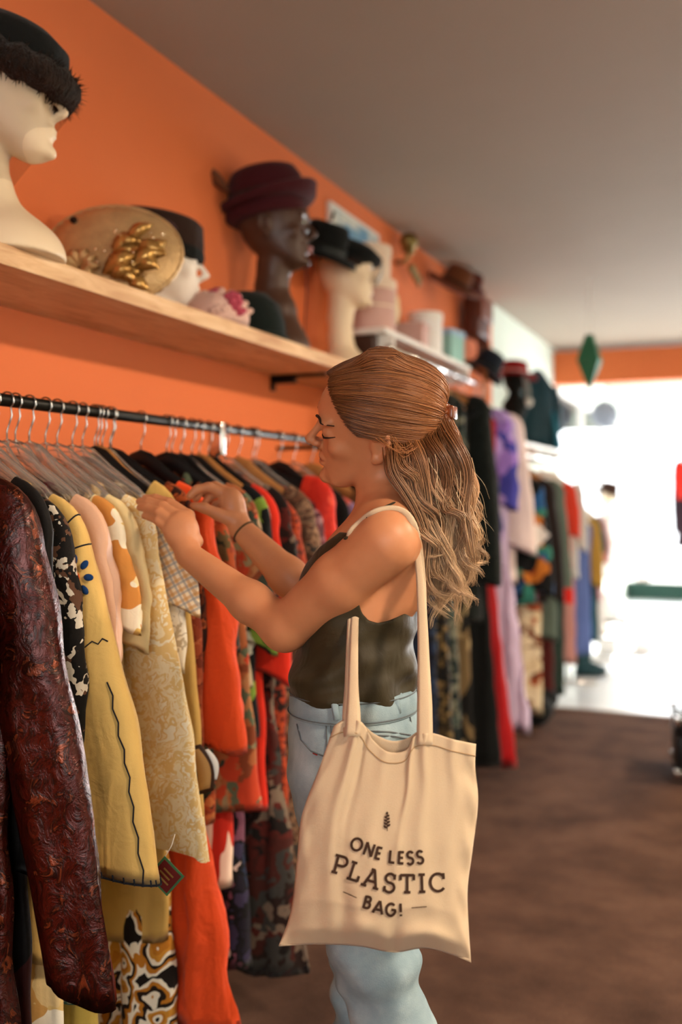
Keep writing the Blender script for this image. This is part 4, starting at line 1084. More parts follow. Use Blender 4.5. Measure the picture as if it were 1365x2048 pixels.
# ---------------------------------------------------------------- third rail: jackets
G3 = 'jackets on the low shelf rail'
R3X, R3Z = .34, S3 - .085
rows3 = [
 (1082, 'flower_jacket', 'black jacket with red and blue flowers and white price tag', 'jacket', print_cloth('black_bright_flowers', ['#0b0c0e', '#0b0c0e', '#8f1c1a', '#0b0c0e', '#1f4a78', '#0b0c0e', '#2a6a5c', '#0b0c0e', '#b56a24'], 9, .5), dict(w=.22, L=.72, depth=.05, hem=.06, sleeve=dict(L=.56, r0=.09, r1=.07, lean=.05, ry0=.04, ry1=.035), hang='wood', tagc=(.27, -.44, .78, .09, .09, m_papw))),
 (1092, 'patterned_skirt', 'cream and rust patterned long skirt below the flower jacket', 'skirt', print_cloth('cream_rust_pattern', ['#cdb894', '#9a4a28', '#d8c8a8', '#6a3a24'], 9, .6), dict(w=.16, L=1.42, hang='black', straps=True)),
 (1104, 'brown_jacket', 'very dark brown jacket with red collar', 'jacket', cloth('dark_brown_wool', '#1d1311'), dict(w=.22, L=.75, depth=.05, hem=.06, collar=.02, cmat=cloth('red_lining', '#b3241c'), sleeve=dict(L=.62, r0=.09, r1=.07, lean=.05, ry0=.04, ry1=.035), hang='wood')),
 (1116, 'maroon_dress', 'maroon long dress between the dark jacket and grey coat', 'dress', cloth('maroon_jersey', '#4a1512'), dict(w=.17, L=1.45, hang='black', straps=True)),
 (1124, 'tweed_coat', 'grey green tweed coat with red cuff', 'coat', plain('grey_green_tweed', '#59665c', .95, var=.25, scale=90), dict(w=.22, L=1.0, depth=.05, hem=.06, sleeve=dict(L=.66, r0=.085, r1=.07, lean=.05, ry0=.04, ry1=.035, cuff=cloth('red_cuff', '#c4221a')), hang='wood')),
 (1137, 'green_trousers', 'dark green long trousers hanging nearly to the floor', 'trousers', cloth('bottle_green_twill', '#2c3d36'), dict(w=.15, L=1.46, hang='black', straps=True)),
 (1150, 'coral_blouse', 'coral red blouse on the low shelf rail', 'blouse', cloth('coral_red_cotton', '#d2402c'), dict(w=.20, L=.6, sleeve=dict(L=.3, lean=.02), hang='white')),
 (1158, 'rose_skirt', 'dusty rose long skirt after the tweed coat', 'skirt', cloth('dusty_rose', '#b58078'), dict(w=.16, L=1.3, hang='white', straps=True)),
 (1166, 'grey_blouse', 'pale grey blouse at the far end of the shelf rail', 'blouse', cloth('pale_grey_cotton', '#c5c4c0'), dict(w=.20, L=.7, sleeve=dict(L=.4, lean=.02), hang='white')),
]
for i, (u, nm, lb, ct, mt, op) in enumerate(rows3):
    y = along(u, CAM[0] - (R3X + op['w'] + .02))
    garment(nm, lb, ct, y, mt, rx=R3X, rz=R3Z, seed=80 + i, group=G3, nv=22, nu=40, **op)
G4 = 'clothes on the far chrome rail'
rows4 = [
 (1190, 'blue_dress', 'blue and lilac dress on the far chrome rail', 'dress', cloth('soft_blue', '#5a6ea8'), dict(w=.18, L=1.05, hang='white', straps=True)),
 (1197, 'navy_jacket', 'navy jacket with mustard front panel on the far rail', 'jacket', cloth('navy_wool', '#10202c'), dict(w=.20, L=.62, sleeve=dict(L=.45, lean=.03, m=cloth('mustard_panel', '#b08a3c')), hang='white')),
 (1204, 'teal_dress', 'dark teal dress at the end of the far rail', 'dress', cloth('dark_teal', '#1d4a55'), dict(w=.19, L=1.0, sleeve=dict(L=.2, lean=.02), hang='white')),
 (1210, 'rose_blouse', 'rose pink blouse closest to the side window', 'blouse', cloth('rose_pink', '#cf8a8c'), dict(w=.19, L=.7, sleeve=dict(L=.3, lean=.02), hang='white')),
 (1216, 'white_dress', 'white cotton dress closest to the shop front', 'dress', cloth('white_cotton', '#e6e1dc'), dict(w=.19, L=1.0, sleeve=dict(L=.2, lean=.02), hang='white')),
]
for i, (u, nm, lb, ct, mt, op) in enumerate(rows4):
    y = along(u, CAM[0] - (.36 + op['w'] + .02))
    garment(nm, lb, ct, y, mt, rx=.36, rz=1.42, seed=110 + i, group=G4, nv=18, nu=32, **op)
# ================================================================== things further down the shop
# black bust with red hat on the low shelf
bp = place(1030, 800, .22); bz = S3
e = empty('display_bust', (bp.x, bp.y, bz), 0, 'black display bust with a pale sash under the red hat', 'bust')
MB().lathe([(.075, 0), (.075, .012), (.018, .03), (.016, .12), (.05, .16), (.085, .2), (.09, .26), (.05, .31), (.042, .34), (.07, .375), (.085, .42), (.075, .47), (.03, .49), (.003, .495)], 28, (0, 0, 0), .9, 1).build('form', m_bfelt, e)
MB().tube([(.07, -.05, .43), (.085, .0, .36), (.08, .03, .25)], .014, 6, flat=(1.4, .4)).build('sash', cloth('silver_sash', '#9aa5a5'), e)
MB().sphere((.085, .02, .27), .03, 12, 8).build('rosette', cloth('white_rosette', '#d8d6d0'), e)
brim_hat('red_hat', 'red felt hat with broad tilted brim and pale band on the black bust', (bp.x, bp.y, bz + .455), (Matrix.Rotation(YAW, 3, 'Z') @ Matrix.Rotation(.10, 3, 'Y')).to_euler(), m_red, .15, .088, .09, cloth('pale_rose_band', '#c79a98'), -.015)
# navy hat on a stand
p = place(970, 735, .2)
e = empty('hat_stand', (p.x, p.y, S3), 0, 'slim wooden hat stand under the navy hat', 'stand')
MB().lathe([(.07, 0), (.07, .012), (.012, .025), (.011, .38), (.05, .42), (.045, .45), (.003, .46)], 20).build('post', m_wood, e)
brim_hat('navy_hat', 'navy blue felt hat tilted on a slim stand above the gowns', (p.x, p.y, S3 + .40), (Matrix.Rotation(YAW, 3, 'Z') @ Matrix.Rotation(.55, 3, 'Y')).to_euler(), m_navy, .13, .085, .12, m_bfelt, -.02)
# teal coat form
p = place(1075, 800, .2)
e = empty('dress_form', (p.x, p.y, S3), YAW, 'small dress form wearing a draped dark teal coat on the low shelf', 'dress form')
m_tealc = cloth('dark_teal_taffeta', '#0e3440', .5, sheen=.1); m_tealb = cloth('bright_teal_lining', '#2c7d96', .45, sheen=.1)
rg = []
for z, r, rx_ in ((.0, .14, .11), (.1, .135, .105), (.25, .125, .10), (.38, .12, .09), (.47, .11, .075), (.53, .07, .05), (.57, .04, .04), (.585, .02, .02)):
    rg.append([(r * math.cos(2 * PI * k / 40) * (1 + .07 * math.sin(7 * 2 * PI * k / 40) * (1 - z / .6)), rx_ * math.sin(2 * PI * k / 40) * (1 + .08 * math.cos(6 * 2 * PI * k / 40) * (1 - z / .6)), z) for k in range(40)])
MB().rings(rg).build('coat', m_tealc, e)
MB().tube([(.10, -.05, .28), (.12, -.07, .15), (.14, -.075, .0)], [.02, .035, .05], 10, flat=(1, .5)).build('lining', m_tealb, e)
MB().tube([(.11, -.01, .46), (.14, -.01, .3), (.15, -.01, .12)], [.035, .04, .035], 10).build('sleeve', m_tealc, e)
# green hanging lantern
p = c2w(cs(1180, 728, 6.0))
e = empty('paper_lantern', p, YAW + .35, 'dark green diamond shaped paper lantern hanging from the ceiling', 'lantern')
m_gl = plain('green_paper', '#2f6a4c', .6, var=.1)
T = [(0, 0, .165), (0, 0, -.165)]; Mi = [(.092 * math.cos(a), .092 * math.sin(a), .02) for a in (0, PI / 2, PI, 3 * PI / 2)]
top4 = [(.032 * math.cos(a), .032 * math.sin(a), .175) for a in (0, PI / 2, PI, 3 * PI / 2)]; bot4 = [(.004 * math.cos(a), .004 * math.sin(a), -.165) for a in (0, PI / 2, PI, 3 * PI / 2)]
for i in range(4):
    j = (i + 1) % 4
    sh = .985
    q = [top4[i], top4[j], Mi[j], Mi[i]]
    mesh_obj('upper_panel', q + [tuple(c_ * .94 for c_ in w_) for w_ in q], [(3, 2, 1, 0), (4, 5, 6, 7), (0, 1, 5, 4), (1, 2, 6, 5), (2, 3, 7, 6), (3, 0, 4, 7)], m_gl, e, False)
    q = [Mi[i], Mi[j], bot4[j], bot4[i]]
    mesh_obj('lower_panel', q + [tuple(c_ * .94 for c_ in w_) for w_ in q], [(3, 2, 1, 0), (4, 5, 6, 7), (0, 1, 5, 4), (1, 2, 6, 5), (2, 3, 7, 6), (3, 0, 4, 7)], m_gl, e, False)
MB().tube([(0, 0, .16), (0, 0, ZC - p[2])], .0015, 5).build('string', m_wplas, e)
# round fan hanging in the bright front part
p = c2w(cs(1213, 828, 10.6))
e = empty('hanging_fan', p, YAW, 'round grey fan hanging in front of the bright window', 'fan')
m_fan = plain('fan_grey', '#8d95a0', .5)
for r in (.15, .11, .07):
    MB().tube([(r * math.cos(2 * PI * k / 36), 0, r * math.sin(2 * PI * k / 36)) for k in range(36)], .004, 6, True).build('cage_ring', m_fan, e)
for k in range(12):
    a = 2 * PI * k / 12
    MB().tube([(.03 * math.cos(a), -.01, .03 * math.sin(a)), (.15 * math.cos(a), 0, .15 * math.sin(a))], .0025, 5).build('cage_spoke', m_fan, e)
for k in range(4):
    a = PI / 2 * k + .3
    MB().add([(.02 * math.cos(a), .02, .02 * math.sin(a)), (.12 * math.cos(a - .35), .01, .12 * math.sin(a - .35)), (.13 * math.cos(a), .02, .13 * math.sin(a)), (.12 * math.cos(a + .35), .035, .12 * math.sin(a + .35)),
              (.02 * math.cos(a), .023, .02 * math.sin(a)), (.12 * math.cos(a - .35), .013, .12 * math.sin(a - .35)), (.13 * math.cos(a), .023, .13 * math.sin(a)), (.12 * math.cos(a + .35), .038, .12 * math.sin(a + .35))], [(0, 1, 2, 3), (7, 6, 5, 4), (0, 4, 5, 1), (1, 5, 6, 2), (2, 6, 7, 3), (3, 7, 4, 0)]).build('blade', m_fan, e)
MB().sphere((0, .02, 0), (.035, .05, .035), 14, 8).build('motor', m_fan, e)
MB().rings([[(r * math.cos(2 * PI * k / 32), y, r * math.sin(2 * PI * k / 32)) for k in range(32)] for r, y in ((.004, .05), (.145, .055), (.15, .06), (.004, .062))]).build('rear_guard', m_fan, e)
MB().tube([(0, .05, .02), (0, .05, ZC - p[2])], .008, 8).build('rod', m_white, e)
# white dress on a form with brown hat
p = c2w(cs(1216, 1000, 10.3))
zb = float(p[2])
e = empty('dress_form', (p[0], p[1], 0), 0, 'dress form in a white dress with green belt far back by the window', 'dress form')
m_wd = cloth('white_summer_dress', '#e9e4de')
MB().lathe([(.2, .0), (.2, .02), (.02, .04), (.018, .62)], 24).build('stand', m_wood, e)
MB().lathe([(.21, .58), (.2, .62), (.16, .78), (.11, .93), (.1, .95), (.125, 1.05), (.14, 1.14), (.12, 1.22), (.05, 1.27), (.04, 1.31)], 32, (0, 0, 0), .8, 1).build('dress', m_wd, e)
MB().lathe([(.102, .93), (.106, .945), (.104, .97)], 28, (0, 0, 0), .82, 1.02, False).build('belt', cloth('green_belt', '#3f5a4a'), e)
MB().sphere((0, 0, 1.40), (.075, .07, .10), 18, 12).build('head', m_cream, e)
brim_hat('brown_hat', 'brown felt hat on the dress form by the window', (p[0], p[1], 1.45), (Matrix.Rotation(YAW, 3, 'Z') @ Matrix.Rotation(.35, 3, 'Y')).to_euler(), cloth('brown_felt', '#3a2418'), .17, .10, .13, m_dkbr, .02)
# low stand with white shoe boxes, and boots
e = empty('shoe_stand', (.42, 9.55, 0), 0, 'low dark wooden stand with white boxes far back on the left', 'stand')
MB().box((-.2, -.4, .28), (.2, .4, .31)).build('top', m_darkwood, e, False)
for x in (-.17, .17):
    for y in (-.36, .36): MB().box((x - .02, y - .02, 0), (x + .02, y + .02, .28)).build('leg', m_darkwood, e, False)
m_wc = plain('white_box_card', '#e8e6e4', .7, var=.03)
for i, (x, y, z, r, lb) in enumerate(((.42, 9.33, .31, .1, 'white shoe box on the near half of the shoe stand'), (.44, 9.75, .31, -.1, 'white shoe box on the far half of the shoe stand'), (.42, 9.36, .432, -.15, 'white shoe box on top of the near one'), (.72, 9.6, 0, .2, 'white shoe box on the pale floor in front of the shoe stand'), (.43, 9.45, 0, 0, 'white shoe box under the shoe stand'))):
    b_ = empty('shoe_box', (x, y, z), r, lb, 'box', 'white shoe boxes')
    MB().box((-.08, -.15, 0), (.08, .15, .09)).build('tray', m_wc, b_, False); MB().box((-.083, -.153, .085), (.083, .153, .118), .003).build('lid', m_wc, b_, False)
def boot(loc, rz, m, lb, h=.3):
    b_ = empty('boot', loc, rz, lb, 'boot', 'boots below the jackets')
    MB().rings([[(.045 * math.cos(a) * sx + ox, .04 * math.sin(a) * sx, z) for a in [2 * PI * k / 18 for k in range(18)]] for z, sx, ox in ((.03, 1, 0), (.1, .9, 0), (h * .6, .95, 0), (h, 1.15, -.01))]).build('shaft', m, b_)
    MB().rings([[(x, r * math.cos(a), max(.018, .03 + hh * math.sin(a))) for a in [2 * PI * k / 14 for k in range(14)]] for x, r, hh in ((-.045, .03, .03), (.0, .042, .07), (.06, .042, .06), (.12, .04, .035), (.16, .025, .015))]).build('foot', m, b_)
    MB().box((-.05, -.04, 0), (.165, .04, .018), .006).build('sole', m_black, b_, False)
boot((.40, 8.0, 0), .3, cloth('teal_suede', '#1f3d42'), 'near dark teal suede boot below the far rail'); boot((.42, 8.16, 0), .2, cloth('teal_suede', ''), 'farther dark teal suede boot below the far rail')
# slumped black bag under the jackets
p = place(1048, 1420, .36)
fd = Field((-.22, -.26, -.01), (.22, .26, .34), .008)
rr_ = random.Random(4)
for i in range(11):
    fd.ell((rr_.uniform(-.1, .1), rr_.uniform(-.15, .15), rr_.uniform(.05, .16)), (rr_.uniform(.06, .1), rr_.uniform(.07, .11), rr_.uniform(.05, .1)), None, .02)
fd.put(lambda x, y, z: -z + 0 * x, (-.22, -.26, -.01), (.22, .26, .34), op='max')
V, Q = fd.mesh()
e = empty('black_sack', (p.x, 6.25, 0), 0, 'slumped black cloth bag on the carpet below the flower jacket', 'bag')
mesh_obj('sack', smooth_mesh(V, Q, 1), Q, cloth('black_bag_cloth', '#090b0b'), e)
MB().tube([(.02, -.1, .2), (.05, -.05, .27), (.05, .05, .27), (.02, .1, .2)], .01, 8).build('handle', cloth('black_bag_cloth', ''), e)
# trunk at the right edge
e = empty('trunk', (1.545, 5.35, 0), .12, 'black trunk with chrome corners at the right edge of the picture', 'trunk')
MB().box((-.26, -.2, .04), (.26, .2, .24), .012).build('body', m_bplas, e)
MB().box((-.262, -.202, .245), (.262, .202, .33), .015).build('lid', m_bplas, e)
for sx in (-1, 1):
    for sy_ in (-1, 1):
        MB().box((sx * .235, sy_ * .175, .04), (sx * .268, sy_ * .208, .075), .006).build('corner', m_chrome, e); MB().box((sx * .235, sy_ * .175, .295), (sx * .268, sy_ * .208, .334), .006).build('corner', m_chrome, e)
        MB().sphere((sx * .2, sy_ * .15, .022), .022, 12, 8).build('foot', m_chrome, e)
MB().box((-.03, -.212, .22), (.03, -.2, .27), .004).build('clasp', m_chrome, e)
# free-standing rail at the right edge, far back
e = empty('clothes_rail', (1.15, 10.6, 0), 0, 'free standing chrome clothes rail at the right edge far back', 'rail')
MB().tube([(0, -.5, 1.95), (0, .5, 1.95)], .013, 10).build('rail', m_chrome, e)
for y in (-.48, .48): MB().tube([(0, y, 0), (0, y, 1.95)], .013, 8).tube([(-.2, y, .013), (.2, y, .013)], .013, 8).build('upright', m_chrome, e)
garment('scarlet_blouse', 'scarlet blouse on the free standing rail at the right edge', 'blouse', 10.35, cloth('scarlet_cotton', '#c2281c'), rx=1.15, rz=1.95, w=.19, L=.42, sleeve=dict(L=.2), hang='white', seed=201, nv=16, nu=30, group='clothes on the free standing rail')
garment('plum_coat', 'dark plum coat behind the scarlet blouse at the right edge', 'coat', 10.5, cloth('dark_plum', '#2a1a22'), rx=1.15, rz=1.95, w=.2, L=.9, sleeve=dict(L=.65), hang='white', seed=202, nv=16, nu=30, group='clothes on the free standing rail')
# lantern on the display step
p = c2w(cs(1292, 1120, 14.35))
e = empty('candle_lantern', (p[0], 14.75, .245), 0, 'pale wooden candle lantern standing on the dark display step', 'lantern')
m_pl = plain('pale_pink_wood', '#8a6a5c', .6)
for x in (-.08, .08):
    for y in (-.08, .08): MB().box((x - .012, y - .012, .02), (x + .012, y + .012, .36)).build('post', m_pl, e, False)
MB().box((-.1, -.1, 0), (.1, .1, .02)).build('base', m_pl, e, False); MB().box((-.1, -.1, .36), (.1, .1, .39)).build('roof', m_pl, e, False)
MB().lathe([(.035, .02), (.035, .16), (.004, .165)], 18).build('candle', m_white, e)
# ================================================================== the woman
def skin_mat():
    t = NT('skin'); co = t.co()
    n = t.noise(co, 30, 3)
    at = t.n('Attribute', attribute_name='tint')
    base = t.mix(n.outputs[0], '#b97850', '#c98a62')
    c = t.mix(at.outputs['Fac'], base, '#94493c')
    t.bump(t.noise(co, 260, 3).outputs[0], .06, .002)
    return t.done(c, .46, 0, .35, Subsurface_Weight=.06, Subsurface_Radius=(.02, .008, .004))
m_skin = skin_mat()
WY = 1.81
feet = c2w(np.array([.06, WY, 0])); WB = np.array([feet[0], feet[1], 0.0])
woman = empty('person', WB, 0, 'woman in olive camisole and pale jeans leafing through the clothes rail', 'person')
def to_local(V): return c2w(V) - WB
PHI = math.radians(15)
FWD = np.array([-math.cos(PHI), math.sin(PHI)]); LFT = np.array([-math.sin(PHI), -math.cos(PHI)])
def loft(rows, grow=0., disp=None, n=2.0):
    rows = sorted(rows, key=lambda r: -r[0])
    z = [(VH - r[0]) / F * WY for r in rows]
    t_, c_ = dense(z, [((r[1] - UC) / F * WY, r[2], r[3], r[4]) for r in rows])
    def fn(x, y, zz):
        q = np.clip(zz, t_[0], t_[-1])
        cx, cy, rf, rl = [np.interp(q, t_, c_[:, i]) for i in range(4)]
        rf = rf + grow; rl = rl + grow
        f_ = (x - cx) * FWD[0] + (y - cy) * FWD[1]; l_ = (x - cx) * LFT[0] + (y - cy) * LFT[1]
        k0 = np.sqrt((f_ / rf) ** 2 + (l_ / rl) ** 2) + 1e-6
        k1 = np.sqrt((f_ / rf ** 2) ** 2 + (l_ / rl ** 2) ** 2) + 1e-6
        d = k0 * (k0 - 1) / k1
        d = np.maximum(d, np.where(np.abs(zz - q) > 0, np.abs(zz - q) - .002, -.06))
        if disp is not None: d = d + disp(x, y, zz)
        return d
    return fn
TORSO = [(1470, 707, 1.81, .105, .148), (1390, 708, 1.81, .094, .122), (1300, 714, 1.81, .092, .116), (1220, 721, 1.81, .102, .118), (1160, 728, 1.81, .106, .120),
         (1110, 740, 1.81, .095, .122), (1070, 753, 1.81, .078, .128), (1035, 766, 1.81, .060, .115), (1010, 772, 1.80, .052, .080), (985, 775, 1.80, .046, .052)]
# head pose
def head_axes(ya, pi_, ro):
    f_ = np.array([-math.cos(ya) * math.cos(pi_), math.sin(ya) * math.cos(pi_), -math.sin(pi_)])
    l0 = np.array([-math.sin(ya), -math.cos(ya), 0]); u0 = np.cross(f_, l0); u0 = u0 if u0[2] > 0 else -u0
    return np.stack([f_, l0 * math.cos(ro) - u0 * math.sin(ro), u0 * math.cos(ro) + l0 * math.sin(ro)])
HA = head_axes(math.radians(-3), math.radians(1), math.radians(28))
HC = np.array([.0575, 1.79, .130])
HP = lambda f_, l_, u_: HC + HA[0] * f_ + HA[1] * l_ + HA[2] * u_

bd = Field((-.46, 1.52, -.46), (.26, 2.20, .275), .0026)
bd.put(loft(TORSO), (-.2, 1.6, -.46), (.3, 2.05, .04), .01)
bd.cap(cs(775, 1010, 1.80), cs(757, 905, 1.80), .051, .049, .02)
add_head(bd, HC, HA, 1.0)
bd.cap(HP(-.03, 0, -.04), cs(771, 950, 1.80), .047, .049, .015)
# jaw line
bd.cap(HP(.062, .030, -.088), HP(.0, .055, -.042), .011, .016, .015); bd.cap(HP(.062, -.030, -.088), HP(.0, -.055, -.042), .011, .016, .015)
# near (left) arm
SL, EL, WL = cs(775, 1082, 1.655), cs(570, 1256, 1.755), cs(379, 1112, 1.885)
bd.cap(cs(782, 1012, 1.79), cs(776, 1070, 1.675), .043, .047, .03)
bd.cap(SL, SL * .55 + EL * .45, .053, .050, .014)
bd.cap(SL * .55 + EL * .45, EL, .050, .040, .014)
M1 = EL * .66 + WL * .34
bd.cap(EL, M1, .037, .0355, .02); bd.cap(M1, WL, .0355, .025, .02)
bd.cap(cs(805, 1100, 1.70), cs(800, 1180, 1.75), .035, .045, .025)      # back of the armpit
# far (right) arm
SR, ER, WR = cs(800, 1055, 1.95), cs(628, 1205, 1.99), cs(481, 1056, 2.07)
bd.cap(SR, ER, .05, .038, .03); M2 = ER * .66 + WR * .34
bd.cap(ER, M2, .038, .037, .02); bd.cap(M2, WR, .037, .0245, .02)
# left hand, seen from its back, fingers reaching between the hangers
kn = [cs(377, 1031, 1.93), cs(361, 1036, 1.915), cs(349, 1048, 1.905), cs(340, 1063, 1.90)]
for k_, r in zip(kn, (.0125, .0125, .012, .011)): bd.cap(WL * .8 + k_ * .2, k_, .017, r, .012)
bd.ell((WL + kn[1] + kn[2]) / 3 + np.array([.0, .008, 0]), (.032, .022, .036), None, .015)
bd.chain([kn[0], cs(340, 1006, 1.955), cs(312, 997, 1.975), cs(291, 996, 1.985)], [.0118, .0102, .009, .0075], .004)
bd.chain([kn[1], cs(325, 1012, 1.935), cs(298, 1003, 1.955), cs(279, 1003, 1.968)], [.0118, .0104, .0092, .0076], .004)
bd.chain([kn[2], cs(318, 1025, 1.92), cs(296, 1016, 1.94), cs(280, 1015, 1.955)], [.0112, .0098, .0086, .0072], .004)
bd.chain([kn[3], cs(317, 1042, 1.915), cs(301, 1034, 1.935), cs(289, 1032, 1.945)], [.0100, .0086, .0076, .0066], .004)
bd.chain([WL * .65 + kn[0] * .35 + np.array([.012, .012, 0]), cs(372, 1075, 1.945), cs(352, 1052, 1.965), cs(336, 1038, 1.975)], [.014, .0125, .0105, .0085], .006)
# right hand pinching the orange dress
kr = [cs(452, 990, 2.085), cs(464, 988, 2.105), cs(471, 997, 2.125), cs(474, 1010, 2.14)]
for k_, r in zip(kr, (.0125, .0125, .012, .011)): bd.cap(WR * .8 + k_ * .2, k_, .017, r, .012)
bd.ell((WR * .9 + kr[0] + kr[1]) / 2.9, (.026, .026, .034), None, .015)
bd.chain([kr[0], cs(418, 974, 2.075), cs(393, 979, 2.065), cs(380, 992, 2.06)], [.0118, .0104, .0094, .0080], .004)
bd.chain([kr[1], cs(430, 972, 2.105), cs(404, 981, 2.10), cs(392, 997, 2.092)], [.0118, .0104, .0094, .0080], .004)
bd.chain([kr[2], cs(440, 984, 2.135), cs(418, 994, 2.13), cs(408, 1010, 2.12)], [.0112, .0098, .009, .0076], .004)
bd.chain([kr[3], cs(448, 1000, 2.15), cs(430, 1010, 2.145), cs(422, 1022, 2.135)], [.0100, .0088, .008, .0068], .004)
bd.chain([WR * .75 + kr[0] * .25 + np.array([-.008, -.008, 0]), cs(437, 1029, 2.06), cs(409, 1016, 2.05), cs(388, 1012, 2.048)], [.0165, .0128, .0105, .0085], .006)
V, Q = bd.mesh(); V = smooth_mesh(V, Q, 2, .5)
body = mesh_obj('body', to_local(V), Q, m_skin, woman)
lipc = [HP(.098, 0, -.058), HP(.096, 0, -.070)]
tint = np.zeros(len(V))
Lx = (V - HC) @ HA.T
for c0, rz_ in ((-.058, .0055), (-.070, .0065)):
    d = ((Lx[:, 1]) / .021) ** 2 + ((Lx[:, 2] - c0) / rz_) ** 2 + ((Lx[:, 0] - .1) / .02) ** 2
    tint = np.maximum(tint, np.clip(1.6 - d * 1.3, 0, .75))
at_ = body.data.attributes.new('tint', 'FLOAT', 'POINT'); at_.data.foreach_set('value', tint.astype(np.float32))
def hit(fd, u, v, y0=1.45, y1=2.3, back=False):
    """depth at which the ray through a pixel meets the surface of a field"""
    ys = np.arange(y0, y1, .0015)
    P = np.stack([(u - UC) / F * ys, ys, (VH - v) / F * ys], 1)
    I = np.round((P - fd.lo) / fd.h).astype(int); ok = ((I >= 0) & (I < fd.n)).all(1)
    val = np.ones(len(ys)); val[ok] = fd.f[tuple(I[ok].T)]
    w_ = np.argwhere(val < 0)
    return None if len(w_) == 0 else (ys[w_[-1][0]] if back else ys[w_[0][0]])
def face_pt(l_, u_, off=.0018):
    for f_ in np.arange(.135, .03, -.0006):
        p = HP(f_, l_, u_); i_ = np.round((p - bd.lo) / bd.h).astype(int)
        if bd.f[tuple(i_)] < 0: return c2w(HP(f_ + off, l_, u_)) - WB
    return c2w(HP(.08, l_, u_)) - WB
# brows, lashes
m_brow = plain('brow_hair', '#2a160d', .7)
for q in (1, -1):
    for nm, key, rad, off in (('eyebrow', ((.007, .027), (.017, .0305), (.027, .0335), (.037, .0345), (.047, .032), (.056, .027)), .0027 if q > 0 else .0010, .0028 if q > 0 else -.0012), ('eyelashes', ((.020, .003), (.026, -.0005), (.033, -.0025), (.041, -.002), (.047, .0005), (.052, .004)), .0022 if q > 0 else .0012, .0016 if q > 0 else .0004)):
        n_ = 26; k_ = np.array(key); tq = np.linspace(0, 1, n_); lu = np.stack([np.interp(tq, np.linspace(0, 1, len(k_)), k_[:, m]) for m in range(2)], 1)
        pts_ = np.array([face_pt(q * a_, b_, off) for a_, b_ in lu])
        for _ in range(3): pts_[1:-1] = (pts_[:-2] + pts_[1:-1] * 2 + pts_[2:]) / 4
        MB().tube(pts_, [rad * (.35 + .65 * math.sin(PI * min(1, .12 + .95 * t_)) ** .6) for t_ in tq], 6).build(nm, m_brow, woman)

# ---- camisole
vt_u = [520, 600, 640, 680, 698, 706, 714, 724, 738, 756, 775, 795, 812, 826, 842, 880]
vt_v = [1170, 1142, 1094, 1064, 1066, 1130, 1190, 1226, 1241, 1246, 1242, 1234, 1226, 1214, 1192, 1150]
CAMI = [(1412, 706, 1.81, .106, .134), (1394, 706, 1.81, .106, .136), (1378, 707, 1.81, .113, .144), (1345, 709, 1.81, .113, .146), (1290, 716, 1.81, .104, .132), (1220, 721, 1.81, .111, .130), (1160, 727, 1.81, .115, .132),
        (1110, 739, 1.81, .104, .133), (1070, 752, 1.81, .087, .137), (1030, 766, 1.81, .066, .12)]
def wrk(x, y, z):
    q = np.clip((-.13 - z) / .2, 0, 1)
    s = np.sin(70 * z + 22 * x + 3 * np.sin(14 * x + 9 * z)) * .5 + np.sin(120 * z - 40 * x + 2.2 * np.sin(23 * y)) * .3 + np.sin(48 * x + 35 * z + 30 * y) * .5
    return s * (.0022 + .0062 * q)
tk = Field((-.14, 1.60, -.40), (.19, 2.03, .01), .003)
tk.put(loft(CAMI, 0, wrk), (-.14, 1.6, -.40), (.19, 2.03, .01), .001)
def cut(x, y, z):
    u = UC + F * x / y; v = VH - F * z / y
    vt = np.interp(u, vt_u, vt_v)
    return (vt - v) / F * y
tk.put(cut, tk.lo, tk.lo + tk.h * tk.n, op='max')
V, Q = tk.mesh(); V = smooth_mesh(V, Q, 1)
m_cami = cloth('olive_silk', '#332b19', .56, sheen=.05, amt=.2)
cami = mesh_obj('camisole', to_local(V), Q, m_cami, woman)
def on_body(pts, off=.002, fd=bd):
    r = []
    for u, v in pts:
        y = hit(fd, u, v) or 1.75
        r.append(c2w(cs(u, v, y - off)) - WB)
    return r
MB().tube(on_body([(692, 1078), (712, 1054), (735, 1033), (758, 1019), (785, 1007)], .001) + [c2w(cs(806, 1001, 1.80)) - WB, c2w(cs(826, 1020, 1.84)) - WB, c2w(cs(846, 1080, 1.83)) - WB, c2w(cs(846, 1130, 1.82)) - WB], .004, 6, flat=(1.3, .5)).build('camisole_strap', m_cami, woman)

# ---- jeans
PELV = [(1368, 708, 1.81, .108, .136), (1400, 708, 1.81, .110, .139), (1440, 711, 1.812, .117, .147), (1490, 714, 1.815, .123, .155), (1560, 714, 1.815, .118, .158), (1620, 708, 1.815, .10, .15)]
def jw(x, y, z):
    q = np.clip((-.45 - z) / .3, 0, 1)
    return (.0016 + .003 * q) * (np.sin(60 * z + 20 * x + 2 * np.sin(25 * x)) + .6 * np.sin(95 * z - 33 * x + 20 * y))
jn = Field((-.16, 1.58, -1.38), (.28, 2.06, -.325), .005)
jn.put(loft(PELV), (-.16, 1.58, -.60), (.28, 2.06, -.325), .001)
zz = lambda u, z, d: np.array([(u - UC) / F * d, d, z])
for nodes, rs in (([cs(698, 1545, 1.738), cs(712, 1720, 1.73), cs(742, 1890, 1.72), cs(796, 2080, 1.72), zz(835, -1.15, 1.75), zz(850, -1.34, 1.78)], [.090, .083, .072, .062, .060, .055]),
                  ([cs(722, 1545, 1.895), cs(728, 1720, 1.90), cs(735, 1890, 1.91), cs(735, 2080, 1.92), zz(735, -1.15, 1.93), zz(738, -1.34, 1.94)], [.090, .083, .072, .062, .060, .055])):
    jn.chain(nodes, rs, .03)
jn.f += jw(*[a.astype(np.float32) for a in np.meshgrid(*jn.ax, indexing='ij', sparse=True)]).astype(np.float32)
